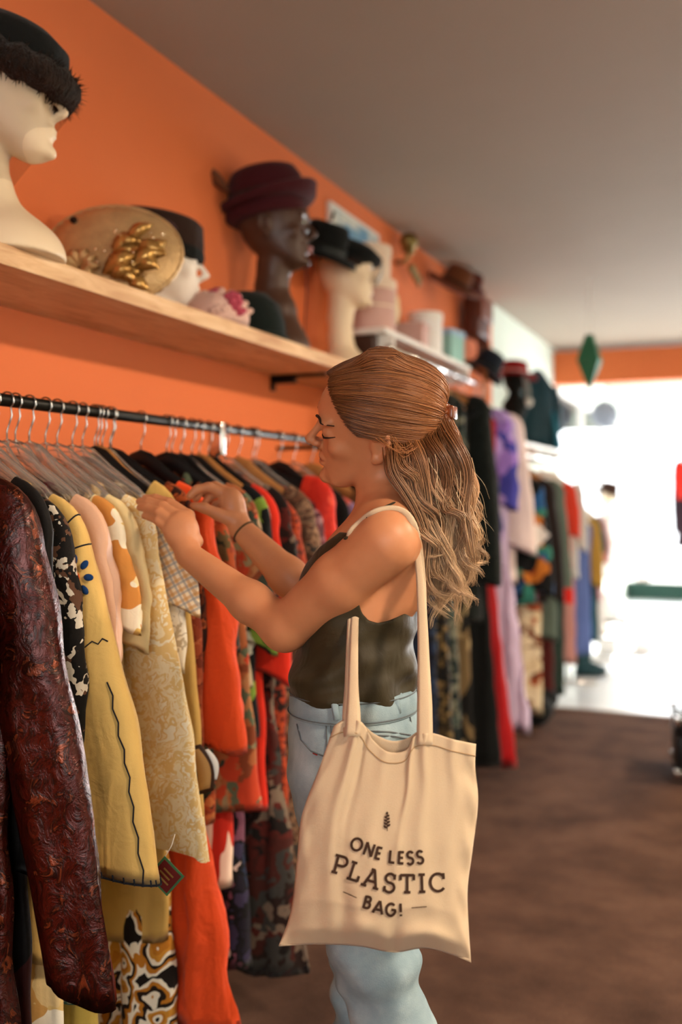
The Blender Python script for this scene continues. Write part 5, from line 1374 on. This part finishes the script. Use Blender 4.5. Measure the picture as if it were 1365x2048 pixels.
V, Q = jn.mesh(); V = smooth_mesh(V, Q, 2)
t = NT('pale_blue_denim'); co = t.co()
n1 = t.noise(co, 7, 4, .6); n2 = t.noise(co, 420, 2)
c = t.ramp(n1.outputs[0], [(.3, '#6f848d'), (.5, '#8fa2a9'), (.68, '#b5c2c5')])
c = t.mix(t.math('MULTIPLY', n2.outputs[0], .35), c, '#6f8490')
t.bump(n2.outputs[0], .3, .002); m_denim = t.done(c, .85, 0, .2)
m_seam = cloth('denim_thread', '#5d6468', .9)
jeans = mesh_obj('jeans', to_local(V), Q, m_denim, woman)
def ring(v, grow, n=60):
    z = (VH - v) / F * WY
    rows_ = sorted(PELV); r = [np.interp(v, [q[0] for q in rows_], [q[i] for q in rows_]) for i in range(5)]
    cx = (r[1] - UC) / F * WY
    return [c2w(np.array([cx + FWD[0] * (r[3] + grow) * math.cos(a) + LFT[0] * (r[4] + grow) * math.sin(a), r[2] + FWD[1] * (r[3] + grow) * math.cos(a) + LFT[1] * (r[4] + grow) * math.sin(a), z])) - WB for a in [2 * PI * k / n for k in range(n)]]
MB().rings([ring(1372, -.006), ring(1372, .003), ring(1390, .005), ring(1416, .004), ring(1419, .001), ring(1417, -.006)], False, False).build('waistband', m_denim, jeans)
for v in (1377, 1413): MB().tube(ring(v, .0055), .0011, 4, True).build('waistband_seam', m_seam, jeans)
def on_j(pts, off=.002): return on_body(pts, off, jn)
for pts in ([(668, 1386), (670, 1410), (675, 1440)], [(790, 1378), (793, 1402), (797, 1428)]):
    MB().tube([p + np.array([0, 0, 0]) for p in on_j(pts, .008)], .0062, 6, flat=(1.0, .35)).build('belt_loop', m_denim, jeans)
for pts in ([(594, 1448), (602, 1480), (622, 1502), (648, 1512), (668, 1513)], [(652, 1425), (654, 1480), (656, 1540), (660, 1640)], [(662, 1445), (665, 1480), (668, 1513)], [(728, 1440), (770, 1428), (826, 1400)], [(735, 1470), (780, 1472), (822, 1478)], [(735, 1462), (780, 1464), (822, 1470)], [(812, 1385), (818, 1420), (824, 1450)]):
    pp_ = []
    for i in range(len(pts) - 1):
        for s in range(5): pp_.append((pts[i][0] + (pts[i + 1][0] - pts[i][0]) * s / 5, pts[i][1] + (pts[i + 1][1] - pts[i][1]) * s / 5))
    MB().tube(on_j(pp_ + [pts[-1]], .0022), .0014, 4).build('seam', m_seam, jeans)
MB().tube(on_j([(627, 1506), (636, 1510)], .001), .003, 5, flat=(1, .5)).build('red_tab', cloth('red_tab_cloth', '#8f2a24'), jeans)
# shoes
for (u, d) in ((850, 1.78), (738, 1.94)):
    x0 = (u - UC) / F * d
    rg = []
    for s, wd, ht in ((-.085, .02, .05), (-.07, .036, .075), (-.02, .038, .085), (.05, .042, .065), (.11, .045, .05), (.155, .034, .036), (.172, .012, .02)):
        c_ = np.array([x0, d]) + FWD * s
        rg.append([c2w(np.array([c_[0] + LFT[0] * wd * math.cos(a), c_[1] + LFT[1] * wd * math.cos(a), -1.40 + max(.012, .02 + (ht - .02) * math.sin(a))])) - WB for a in [2 * PI * k / 18 for k in range(18)]])
    sh = MB().rings(rg).build('shoe', plain('white_canvas', '#d8d4cc', .8), woman)
    rg = []
    for s, wd in ((-.09, .024), (-.07, .040), (0, .043), (.09, .048), (.15, .038), (.178, .014)):
        c_ = np.array([x0, d]) + FWD * s
        rg.append([c2w(np.array([c_[0] + LFT[0] * wd * a, c_[1] + LFT[1] * wd * a, -1.40 + z_])) - WB for a, z_ in ((-1, .001), (1, .001), (1, .02), (-1, .02))])
    MB().rings(rg).build('sole', m_wplas, sh)
# hair tie on the right wrist
d = (WR - ER) / np.linalg.norm(WR - ER); s_ = np.cross(d, [0, 0, 1]); s_ /= np.linalg.norm(s_); u_ = np.cross(s_, d)
wc = WR - d * .012
MB().tube([c2w(wc + (s_ * math.cos(a) + u_ * math.sin(a)) * .0268) - WB for a in [2 * PI * k / 28 for k in range(28)]], .0022, 6, True).build('hair_tie', cloth('olive_elastic', '#5a4326'), woman)

# ---- hair
gU = [-.12, -.05, -.03, -.012, .000, .008, .016, .026, .036, .05, .068, .085, .12]
gF = [-.035, -.035, -.035, -.03, -.01, .010, .024, .036, .045, .055, .069, .076, .08]
def hair_fn(x, y, z):
    base = head_fn(HC, HA, 1., .0085)(x, y, z)
    X, Y, Z = x - HC[0], y - HC[1], z - HC[2]
    f_, l_, u_ = [HA[i, 0] * X + HA[i, 1] * Y + HA[i, 2] * Z for i in range(3)]
    def el(c, r):
        a = [(f_ - c[0]) / r[0], (l_ - c[1]) / r[1], (u_ - c[2]) / r[2]]
        k0 = np.sqrt(sum(q * q for q in a)) + 1e-6; k1 = np.sqrt(sum((q / w_) ** 2 for q, w_ in zip(a, r))) + 1e-6
        return k0 * (k0 - 1) / k1
    def smn(a, b, k):
        h = np.clip(.5 + .5 * (b - a) / k, 0, 1); return b + (a - b) * h - k * h * (1 - h)
    base = smn(base, el((-.022, 0, .064), (.104, .074, .061)), .04)
    base = smn(base, el((-.070, 0, .02), (.049, .071, .072)), .03)
    return base, f_, l_, u_
hd = Field(HC - .19, HC + .19, .0035)
def capf(x, y, z):
    b, f_, l_, u_ = hair_fn(x, y, z)
    g = np.interp(u_, gU, gF)
    b = np.maximum(b, (f_ - g) * .8)
    ear = np.sqrt(((f_ + .006) / .027) ** 2 + ((u_ - .0) / .036) ** 2) - 1
    b = np.where(np.abs(l_) > .055, np.maximum(b, -ear * .026), b)
    return np.maximum(b, -.085 - u_)
hd.put(capf, hd.lo, hd.lo + hd.h * hd.n, .001)
V, Q = hd.mesh(); V = smooth_mesh(V, Q, 2)
def hair_mat():
    t = NT('hair'); co = t.co()
    at = t.n('Attribute', attribute_name='col')
    n = t.noise(co, 240, 2)
    c = t.mix(t.math('MULTIPLY', n.outputs[0], .5), at.outputs['Color'], '#3a1f0e', 'MULTIPLY') if False else at.outputs['Color']
    return t.done(c, .42, 0, .45)
m_hair = hair_mat()
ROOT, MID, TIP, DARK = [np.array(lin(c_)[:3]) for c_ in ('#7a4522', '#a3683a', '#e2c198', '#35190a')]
def set_col(o, C):
    a_ = o.data.attributes.new('col', 'FLOAT_COLOR', 'POINT')
    a_.data.foreach_set('color', np.c_[C, np.ones(len(C))].astype(np.float32).ravel())
hair = mesh_obj('hair', to_local(V), Q, m_hair, woman)
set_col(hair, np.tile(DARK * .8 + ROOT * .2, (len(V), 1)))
rs = np.random.default_rng(5)
def strands(name, P, R, C, parent, n=4):
    """P: (strands, points, 3) in camera axes; R radii; C colours (strands, points, 3): one mesh of thin tapered tubes"""
    S, K, _ = P.shape
    T = np.gradient(P, axis=1); T /= np.linalg.norm(T, axis=2, keepdims=True) + 1e-9
    A_ = np.cross(T, np.array([0.31, .9, .2])); A_ /= np.linalg.norm(A_, axis=2, keepdims=True) + 1e-9
    B_ = np.cross(T, A_)
    V = np.stack([P + R[..., None] * (A_ * math.cos(2 * PI * k / n) + B_ * math.sin(2 * PI * k / n)) for k in range(n)], 2)
    Cc = np.repeat(C[:, :, None, :], n, 2)
    idx = np.arange(S * K * n).reshape(S, K, n)
    Qs = np.concatenate([np.stack([idx[:, :-1, k], idx[:, :-1, (k + 1) % n], idx[:, 1:, (k + 1) % n], idx[:, 1:, k]], -1).reshape(-1, 4) for k in range(n)])
    o = mesh_obj(name, to_local(V.reshape(-1, 3)), Qs, m_hair, parent)
    set_col(o, Cc.reshape(-1, 3)); return o
# swept-back top hair: from the hairline round to the clip
O = np.array([-.012, 0., .03]); CLIP = np.array([-.121, .014, .022])
def surf(dirs):
    """distance from O to the hair surface along unit directions in the head frame"""
    lo_ = np.full(dirs.shape[:-1], .02); hi_ = np.full(dirs.shape[:-1], .2)
    for _ in range(22):
        m = (lo_ + hi_) / 2; L = O + dirs * m[..., None]
        W_ = HC + L[..., 0:1] * HA[0] + L[..., 1:2] * HA[1] + L[..., 2:3] * HA[2]
        b = hair_fn(W_[..., 0], W_[..., 1], W_[..., 2])[0]
        lo_ = np.where(b < 0, m, lo_); hi_ = np.where(b < 0, hi_, m)
    return (lo_ + hi_) / 2
N, K = 4200, 18
side = np.where(rs.random(N) < .8, 1., -1.)
s = rs.random(N)
uu = np.interp(s, [0, .35, .6, .8, 1], [.098, .075, .052, .034, .020]); ff_ = np.interp(uu, gU, gF) - .002 + rs.normal(0, .002, N)
lw = np.interp(s, [0, .2, .45, .7, 1], [.002, .035, .058, .069, .075])
root = np.stack([ff_, side * lw, uu], 1) - O
inner = rs.random(N) < .45                                # some start further back on the crown
back = rs.uniform(0, .65, N) * inner
d0 = root / np.linalg.norm(root, axis=1, keepdims=True)
d1 = np.tile((CLIP - O) / np.linalg.norm(CLIP - O), (N, 1)) + rs.normal(0, .05, (N, 3)); 
d1[:, 2] += np.interp(s, [0, 1], [.18, -.22]) ; d1[:, 1] += side * np.interp(s, [0, 1], [.05, .22]); d1 /= np.linalg.norm(d1, axis=1, keepdims=True)
om = np.arccos(np.clip((d0 * d1).sum(1), -1, 1))
tt = back[:, None] + (1 - back[:, None]) * np.linspace(0, 1, K)[None, :]
Dd = (np.sin((1 - tt) * om[:, None])[..., None] * d0[:, None] + np.sin(tt * om[:, None])[..., None] * d1[:, None]) / np.sin(om)[:, None, None]
cl = np.floor(s * 60)                                       # clumps make ridges
Dd[..., 2] += (.010 * np.sin(cl * 2.4)[:, None] - .05 * np.sin(PI * tt) * np.interp(s, [0, .5, .85, 1], [0, .6, .2, -1.6])[:, None])
Dd /= np.linalg.norm(Dd, axis=2, keepdims=True)
rad = surf(Dd) + (.0035 * np.sin(cl * 1.9 + 1.)[:, None] * np.sin(PI * tt) + rs.normal(0, .0012, (N, 1)) + .0012)
rad -= .012 * np.clip((tt - .86) / .14, 0, 1)
L = O + Dd * rad[..., None]
P = HC + L[..., 0:1] * HA[0] + L[..., 1:2] * HA[1] + L[..., 2:3] * HA[2]
sh = np.clip(rs.normal(.5, .25, N) + .25 * np.sin(cl * 3.1), 0, 1)[:, None, None]
C = (ROOT * (1 - sh) + MID * sh) * (.42 + .75 * tt[..., None] ** .8)  # darker towards the hairline: shade at the temple put into the strand colour
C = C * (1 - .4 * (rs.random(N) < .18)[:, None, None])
Rr = np.full((N, K), .00062) * (.8 + .5 * rs.random((N, 1))); Rr[:, 0] *= .3; Rr[:, -1] *= .5
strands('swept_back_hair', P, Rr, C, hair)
# loose lengths falling down the back
NL, PER, K2 = 74, 60, 24
Pn, Cn, Rn = [], [], []
tz = np.linspace(0, 1, K2)
for i in range(NL):
    q = (i + .5) / 50 if i < 50 else rs.random()
    dep = rs.uniform(0, 1) if i >= 50 else (i * .618) % 1
    endv = np.interp(q, [0, .2, .45, .7, 1], [1120, 1185, 1215, 1175, 1090]) + rs.normal(0, 32)
    kp = np.array([(np.interp(q, [0, 1], [776, 890]), np.interp(q, [0, .5, 1], [872, 868, 838])),
                   (np.interp(q, [0, 1], [786, 918]), np.interp(q, [0, 1], [930, 900])),
                   (np.interp(q, [0, 1], [806, 942]), 985 + rs.normal(0, 10)),
                   (np.interp(q, [0, 1], [838, 948]), np.interp(q, [0, 1], [1062, 1035])),
                   (np.interp(q, [0, 1], [862, 944]) + rs.normal(0, 8), 1062 + (endv - 1062) * .6),
                   (np.interp(q, [0, 1], [878, 952]) + rs.normal(0, 14), endv)])
    yd = np.interp([0, .2, .4, .6, .8, 1], [0, .2, .5, 1], [1.735 + .10 * dep, 1.70 + .16 * dep, 1.70 + .17 * dep, 1.695 + .16 * dep])
    kc = np.array([cs(a[0], a[1], b) for a, b in zip(kp, yd)])
    tk_, cc_ = dense(np.linspace(0, 1, 6), kc, K2)
    ph, fr_ = rs.uniform(0, 6.28), rs.uniform(1.6, 2.9)
    T = np.gradient(cc_, axis=0); T /= np.linalg.norm(T, axis=1, keepdims=True)
    sx_ = np.cross(T, [0, 1, 0]); sx_ /= np.linalg.norm(sx_, axis=1, keepdims=True); sy_ = np.cross(T, sx_)
    wv = (.020 * min(1.2, max(.5, rs.normal(.9, .3)))) * tz[:, None] ** .8
    cen = cc_ + wv * (sx_ * np.sin(2 * PI * fr_ * tz + ph)[:, None] + .7 * sy_ * np.cos(2 * PI * fr_ * tz + ph)[:, None])
    wid = np.interp(tz, [0, .15, .5, .8, 1], [.015, .014, .012, .008, .002])
    tone = np.clip(rs.normal(.5, .45), 0, 1.1)
    for j in range(PER):
        a_, r_ = rs.uniform(0, 2 * PI), math.sqrt(rs.random())
        off = wid[:, None] * r_ * (sx_ * math.cos(a_ + 0) + sy_ * math.sin(a_)) + .003 * tz[:, None] * (sx_ * np.sin(9 * tz + a_ * 3)[:, None])
        k_end = rs.uniform(.80, 1.0)
        src = cen + off
        tq = np.linspace(0, k_end, K2)
        P1 = np.stack([np.interp(tq, tz, src[:, m]) for m in range(3)], 1)
        Pn.append(P1)
        g = np.clip((tq - .12) / .75, 0, 1)[:, None]
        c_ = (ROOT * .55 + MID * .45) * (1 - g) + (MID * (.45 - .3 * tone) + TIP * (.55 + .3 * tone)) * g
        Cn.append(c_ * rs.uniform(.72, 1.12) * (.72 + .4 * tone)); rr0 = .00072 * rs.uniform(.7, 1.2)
        Rn.append(rr0 * np.interp(tz, [0, .1, .7, 1], [.8, 1, .9, .15]))
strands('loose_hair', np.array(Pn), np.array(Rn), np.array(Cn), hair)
# a few fly-away wisps
Pn, Cn, Rn = [], [], []
for i in range(90):
    u0, v0 = rs.uniform(860, 945), rs.uniform(900, 1040); y = rs.uniform(1.68, 1.82)
    dx, dv = rs.uniform(10, 45), rs.uniform(60, 170)
    Pn.append(np.array([cs(u0 + dx * t_ ** 1.5 + 5 * math.sin(7 * t_ + i), v0 + dv * t_, y) for t_ in tz])); Rn.append(np.full(K2, .0005) * (1 - .8 * tz)); Cn.append(np.tile(TIP * .9, (K2, 1)))
for i in range(9):
    u0, v0 = rs.uniform(752, 800), rs.uniform(862, 886); y = 1.70
    Pn.append(np.array([cs(u0 + (830 - u0) * t_ + 6 * math.sin(3 * t_ + i), v0 + 30 * math.sin(2.4 * t_) + rs.normal(0, .3), y - .01 * math.sin(3 * t_)) for t_ in tz])); Rn.append(np.full(K2, .0004)); Cn.append(np.tile(MID * 1.1, (K2, 1)))
strands('hair_wisps', np.array(Pn), np.array(Rn), np.array(Cn), hair)
# claw clip
m_clip = plain('tortoiseshell', '#7a3a18', .18, var=.35, scale=60, spec=.6)
clip = bpy.data.objects.new('hair_clip', None); COL.objects.link(clip); clip.parent = woman
cp = c2w(cs(882, 828, 1.765)) - WB
for i, dz in enumerate((-.011, 0, .011)):
    MB().tube([cp + np.array([CY * x - SY * y_, SY * x + CY * y_, dz + z_]) for x, y_, z_ in ((-.016, -.018, 0), (-.004, -.024, .002), (.010, -.016, .002), (.012, 0, 0), (.010, .016, .002), (-.004, .024, .002), (-.016, .018, 0))], .0042, 7, flat=(1, 1.25)).build('clip_claw', m_clip, clip)
MB().box((-.010, -.020, -.018), (.006, .007, .018), .003).build('clip_spring', m_clip, clip).location = cp + np.array([.010, .004, 0])
MB().box((-.004, -.009, .0), (.006, .009, .007), .002).build('clip_grip', m_chrome, clip).location = cp + np.array([.002, 0, .015])
MB().box((-.006, -.016, -.012), (.014, .014, .012), .003).build('clip_plate', m_clip, clip).location = cp + np.array([.012, .005, .002])
# ================================================================== the cotton tote on her shoulder
t = NT('natural_cotton'); co = t.co()
n1 = t.noise(co, 5, 3); n2 = t.noise(co, 900, 2)
c = t.mix(n1.outputs[0], '#c2a98c', '#d0ba9c'); c = t.mix(t.math('MULTIPLY', n2.outputs[0], .25), c, '#ab8c6c')
t.bump(t.math('ADD', n2.outputs[0], t.math('MULTIPLY', t.noise(co, 24, 3).outputs[0], 1.2)), .25, .003)
m_cot = t.done(c, .9, 0, .15, Sheen_Weight=.15)
m_ink = plain('brown_print_ink', '#3f2c22', .85, var=.08, spec=.1)
bag0 = c2w(cs(760, 1915, 1.55)); BB = np.array(bag0)
bag = empty('tote_bag', BB, 0, 'natural cotton tote bag with brown printed lettering hanging from her shoulder', 'bag')
bl = lambda p: c2w(p) - BB
def poly(pts, n):
    pts = np.array(pts, float); d = np.r_[0, np.cumsum(np.linalg.norm(np.diff(pts, axis=0), axis=1))]; d /= d[-1]
    tt_, cc_ = dense(d, pts, 400)
    s = np.linspace(0, 1, n); return np.stack([np.interp(s, tt_, cc_[:, i]) for i in range(2)], 1)
NS, NT_ = 84, 92
eL = poly([(668, 1452), (641, 1530), (602, 1640), (594, 1720), (577, 1840), (558, 1892)], NT_)
eR = poly([(953, 1488), (951, 1530), (957, 1590), (946, 1700), (936, 1780), (938, 1850), (943, 1925)], NT_)
eTf = poly([(668, 1452), (690, 1441), (722, 1443), (745, 1478), (778, 1504), (812, 1501), (834, 1470), (866, 1467), (905, 1478), (953, 1488)], NS)
eTb = poly([(668, 1452), (690, 1438), (722, 1446), (750, 1468), (790, 1482), (818, 1475), (834, 1464), (866, 1466), (905, 1479), (953, 1488)], NS)
eB = poly([(558, 1892), (640, 1889), (720, 1893), (790, 1905), (850, 1897), (905, 1910), (943, 1925)], NS)
def coons(eT):
    s = np.linspace(0, 1, NS)[None, :, None]; t_ = np.linspace(0, 1, NT_)[:, None, None]
    return (1 - t_) * eT[None] + t_ * eB[None] + (1 - s) * eL[:, None] + s * eR[:, None] - ((1 - s) * (1 - t_) * eT[0] + s * (1 - t_) * eT[-1] + (1 - s) * t_ * eB[0] + s * t_ * eB[-1])
S_, T_ = np.meshgrid(np.linspace(0, 1, NS), np.linspace(0, 1, NT_))
edge = np.clip(np.sin(PI * S_), 0, 1) ** .55
full = np.interp(T_, [0, .12, .5, .8, .93, 1], [.30, .42, .85, 1.05, .75, 0])
Ug = coons(eTf)
cre = 0
for (s0, s1, w_, a_) in ((.16, .20, .020, .010), (.24, .30, .016, -.006), (.60, .57, .018, .006), (.69, .74, .022, .008), (.40, .42, .035, .004), (.86, .90, .03, .006)):
    sc = s0 + (s1 - s0) * T_
    cre = cre + a_ * np.exp(-((S_ - sc) / (w_ * (1 + 1.3 * T_))) ** 2) * np.clip(1 - T_ * 1.1, 0, 1) ** 1.2
lump = .012 * np.exp(-(((S_ - .42) / .14) ** 2 + ((T_ - .90) / .06) ** 2)) + .014 * np.exp(-(((S_ - .74) / .16) ** 2 + ((T_ - .93) / .05) ** 2)) - .010 * np.exp(-(((S_ - .58) / .035) ** 2 + ((T_ - .95) / .08) ** 2)) - .006 * np.exp(-(((S_ - .30) / .05) ** 2 + ((T_ - .85) / .12) ** 2))
wr_ = .0014 * np.sin(38 * S_ + 9 * T_) * np.sin(21 * T_ - 6 * S_) * np.clip(T_ * 2, 0, 1) + .004 * np.exp(-((S_ - .97) / .03) ** 2) * np.sin(30 * T_) + .003 * np.exp(-((S_ - .03) / .03) ** 2) * np.sin(24 * T_ + 1)
Zf = 1.555 - .045 * edge * full - cre - lump - wr_
Zb = 1.556 + .028 * edge * full
Pf = np.stack([(Ug[..., 0] - UC) / F * Zf, Zf, (VH - Ug[..., 1]) / F * Zf], -1)
Ub = coons(eTb)
Pb = np.stack([(Ub[..., 0] - UC) / F * Zb, Zb, (VH - Ub[..., 1]) / F * Zb], -1)
idx = np.arange(NS * NT_).reshape(NT_, NS)
qf = np.stack([idx[:-1, :-1], idx[1:, :-1], idx[1:, 1:], idx[:-1, 1:]], -1).reshape(-1, 4)
for nm, P, q in (('front_panel', Pf, qf), ('back_panel', Pb, qf[:, ::-1])):
    o = mesh_obj(nm, bl(P.reshape(-1, 3)), q, m_cot, bag)
    md = o.modifiers.new('cloth', 'SOLIDIFY'); md.thickness = .0012
def on_bag(u, v, off=.0016):
    u, v = np.asarray(u, float), np.asarray(v, float)
    d = (Ug[..., 0].ravel()[None] - u.ravel()[:, None]) ** 2 + (Ug[..., 1].ravel()[None] - v.ravel()[:, None]) ** 2
    k = np.argpartition(d, 6, axis=1)[:, :6]; w_ = 1 / (np.take_along_axis(d, k, 1) + .3)
    z = (Zf.ravel()[k] * w_).sum(1) / w_.sum(1) - off
    return bl(np.stack([(u.ravel() - UC) / F * z, z, (VH - v.ravel()) / F * z], 1))
# hem stitching along the mouth and side seam
top2 = Ug[5]
MB().tube(on_bag(top2[:, 0], top2[:, 1], .0008), .0009, 4).build('hem_stitch', cloth('cream_thread', '#a88862'), bag)
# handles
def ribbon(nm, pts, wpx, off=0.):
    """strap through (u, v, depth) points with half width in pixels, facing the viewer"""
    p = np.array(pts, float); d = np.r_[0, np.cumsum(np.linalg.norm(np.diff(p[:, :2], axis=0), axis=1))]; d /= d[-1]
    tt_, cc_ = dense(d, np.c_[p, np.array(wpx, float)], 90)
    T2 = np.gradient(cc_[:, :2], axis=0); T2 /= np.linalg.norm(T2, axis=1, keepdims=True); Nn = np.stack([-T2[:, 1], T2[:, 0]], 1)
    rings = []
    for i in range(len(cc_)):
        u, v, z, w_ = cc_[i]; r = []
        for a, b in ((-1, 0), (-.5, -.0015), (0, -.0022), (.5, -.0015), (1, 0), (.5, .0022), (0, .003), (-.5, .0022)):
            r.append(bl(cs(u + Nn[i, 0] * a * w_, v + Nn[i, 1] * a * w_, z + b + off)))
        rings.append(r)
    return MB().rings(rings).build(nm, m_cot, bag)
hb = lambda u, v, o_=.005: (hit(bd, u, v) or 1.7) - o_
ht = lambda u, v, o_=.006: (hit(tk, u, v) or 1.68) - o_
for j, (du, dz) in enumerate(((0, 0), (-7, .008))):
    pts = [(706 + du * .3, 1472, float(np.interp(0, [0, 1], [1.535, 1.5])) + dz), (707 + du, 1438, 1.545 + dz), (707 + du, 1380, 1.575 + dz), (708 + du, 1310, 1.62 + dz), (710 + du, 1245, ht(710, 1250) + dz * .4), (712 + du, 1205, 1.70), (704, 1110, 1.685), (699, 1066, hb(699, 1068) + dz * .3)]
    pts += [(u, v, hb(u, v + 3) + dz * .3) for u, v in ((720, 1043), (744, 1026), (766, 1018), (792, 1017), (812, 1026), (825, 1045))]
    pts += [(834 - du * .4, 1090, 1.672 + dz), (840 - du * .4, 1143, 1.66 + dz), (845, 1230, 1.63 + dz), (848, 1330, 1.59 + dz), (850, 1420, 1.552 + dz), (850, 1490, 1.535 + dz)]
    w_ = [16, 15, 11, 9, 8, 8, 6, 5, 5, 5.5, 5.5, 6, 7, 8, 8, 8.5, 10, 12.5, 15.5, 16.5]
    ribbon('handle', pts, w_)

# ---- lettering: every glyph is a set of strokes in a unit box
def arc(cx, cy, rx, ry, a0, a1, n=14): return [(cx + rx * math.cos(math.radians(a0 + (a1 - a0) * i / n)), cy + ry * math.sin(math.radians(a0 + (a1 - a0) * i / n))) for i in range(n + 1)]
Sc = arc(.5, .745, .36, .235, 25, 270, 16)[:-1] + arc(.5, .26, .40, .25, 90, -155, 16)
SANS = {
 'O': [arc(.5, .5, .46, .46, 0, 360, 36)], 'N': [[(.08, 0), (.08, 1)], [(.08, 1), (.92, 0)], [(.92, 0), (.92, 1)]],
 'E': [[(.12, 0), (.12, 1)], [(.12, .93), (.95, .93)], [(.12, .5), (.85, .5)], [(.12, .07), (.95, .07)]],
 'L': [[(.12, 0), (.12, 1)], [(.12, .07), (.95, .07)]], 'S': [Sc],
 'B': [[(.1, 0), (.1, 1)], [(.1, .93), (.5, .93)] + arc(.5, .735, .32, .195, 90, -90, 10) + [(.1, .53)], [(.5, .53)] + arc(.52, .295, .38, .235, 90, -90, 10) + [(.1, .07)]],
 'A': [[(.02, 0), (.5, 1)], [(.5, 1), (.98, 0)], [(.2, .3), (.8, .3)]],
 'G': [arc(.52, .5, .46, .46, 48, 360, 30) + [(.56, .5)]], '!': [[(.5, .32), (.5, 1)], [(.5, .02), (.5, .16)]]}
SLAB = {
 'P': [[(.22, 0), (.22, 1)], [(.22, .95), (.6, .95)] + arc(.6, .7, .32, .25, 90, -90, 12) + [(.22, .45)], [(.02, .05), (.45, .05)], [(.02, .95), (.25, .95)]],
 'L': [[(.28, 0), (.28, 1)], [(.05, .95), (.52, .95)], [(.05, .05), (.95, .05)], [(.95, .02), (.95, .34)]],
 'A': [[(.14, .02), (.48, .97)], [(.52, .97), (.86, .02)], [(.26, .35), (.74, .35)], [(.0, .05), (.32, .05)], [(.68, .05), (1., .05)], [(.34, .96), (.56, .96)]],
 'S': [Sc, [(.84, .70), (.84, .98)], [(.13, .02), (.13, .32)]],
 'T': [[(.5, 0), (.5, 1)], [(.04, .95), (.96, .95)], [(.06, .98), (.06, .68)], [(.94, .98), (.94, .68)], [(.28, .05), (.72, .05)]],
 'I': [[(.5, 0), (.5, 1)], [(.12, .95), (.88, .95)], [(.12, .05), (.88, .05)]],
 'C': [arc(.53, .5, .46, .46, 40, 320, 30), [(.88, .66), (.88, .98)]]}
def glyph(mb, strokes, cu, cv, wpx, hpx, tilt, bold):
    ca, sa = math.cos(math.radians(tilt)), math.sin(math.radians(tilt))
    for st in strokes:
        p = np.array([((x - .5) * wpx, -(y - .5) * hpx) for x, y in st])
        # resample so that the print follows the cloth
        q = [p[0]]
        for a, b in zip(p[:-1], p[1:]):
            m = max(1, int(np.linalg.norm(b - a) / 3.)); q += [a + (b - a) * (i + 1) / m for i in range(m)]
        p = np.array(q); T2 = np.gradient(p, axis=0); T2 /= np.linalg.norm(T2, axis=1, keepdims=True) + 1e-9
        nn = np.stack([-T2[:, 1], T2[:, 0]], 1) * bold / 2
        ab = np.concatenate([p + nn, p - nn]); x = cu + ab[:, 0] * ca - ab[:, 1] * sa; y = cv + ab[:, 0] * sa + ab[:, 1] * ca
        k = len(p)
        f_ = on_bag(x, y, .0019)
        mb.add(f_, [(i, i + 1, k + i + 1, k + i) for i in range(k - 1)])
def word(nm, glyphs, font, bold):
    b = MB()
    for ch, cu, cv, w_, h_, ti in glyphs: glyph(b, font[ch], cu, cv, w_, h_, ti, bold)
    return b.build(nm, m_ink, bag, False)
word('lettering_one_less', [('O', 714, 1689, 23, 26, 18), ('N', 739, 1699, 18, 26, 18), ('E', 758, 1706.5, 11, 26, 14), ('L', 785, 1714, 12, 26, 5), ('E', 803, 1715.5, 11.5, 26, 3), ('S', 821, 1716, 15, 26, 0), ('S', 840.5, 1714.5, 15, 26, -3)], SANS, 5.2)
word('lettering_plastic', [('P', 681, 1730, 29, 38, 15), ('L', 709.5, 1743, 25, 38, 18), ('A', 744.5, 1757, 37, 38, 17), ('S', 780, 1766, 25, 38, 7), ('T', 815, 1767.5, 30, 38, 0), ('I', 844.5, 1766.5, 17, 38, -2), ('C', 875.5, 1765, 33, 38, -3)], SLAB, 5.6)
word('lettering_bag', [('B', 736, 1805, 14, 26, 15), ('A', 758, 1814.5, 20, 26, 13), ('G', 782, 1819.5, 20, 26, 6), ('!', 802, 1820, 8, 26, -2)], SANS, 5.4)
for (a, b) in (((686.5, 1783.4), (713.8, 1795.7)), ((823.8, 1815.7), (854, 1813.4))):
    m_ = MB(); glyph(m_, [[(0, .5), (1, .5)]], (a[0] + b[0]) / 2, (a[1] + b[1]) / 2, math.hypot(b[0] - a[0], b[1] - a[1]), 10, math.degrees(math.atan2(b[1] - a[1], b[0] - a[0])), 1.6); m_.build('printed_dash', m_ink, bag, False)
sp = MB(); glyph(sp, [[(.5, 0), (.52, .5), (.48, 1)]], 774.5, 1646, 10, 32, -2, 1.6)
for i in range(9):
    q = .10 + .105 * i; sgn = 1 if i % 2 else -1
    cu, cv = 774.5, 1646 + 16 - 32 * q - 2
    L_, wd, an = 9.5 - .45 * i, 2.5, (-38 if sgn > 0 else -142)
    if i == 8: an, L_ = -85, 7
    ca, sa = math.cos(math.radians(an)), math.sin(math.radians(an))
    pts = [(x * ca - y * sa + cu, x * sa + y * ca + cv) for x, y in [(L_ * k / 6, wd * math.sin(PI * k / 6)) for k in range(7)] + [(L_ * k / 6, -wd * math.sin(PI * k / 6)) for k in range(5, 0, -1)]]
    P_ = on_bag([p[0] for p in pts], [p[1] for p in pts], .0019)
    sp.add(P_, [tuple(range(len(pts)))])
sp.build('printed_sprig', m_ink, bag, False)
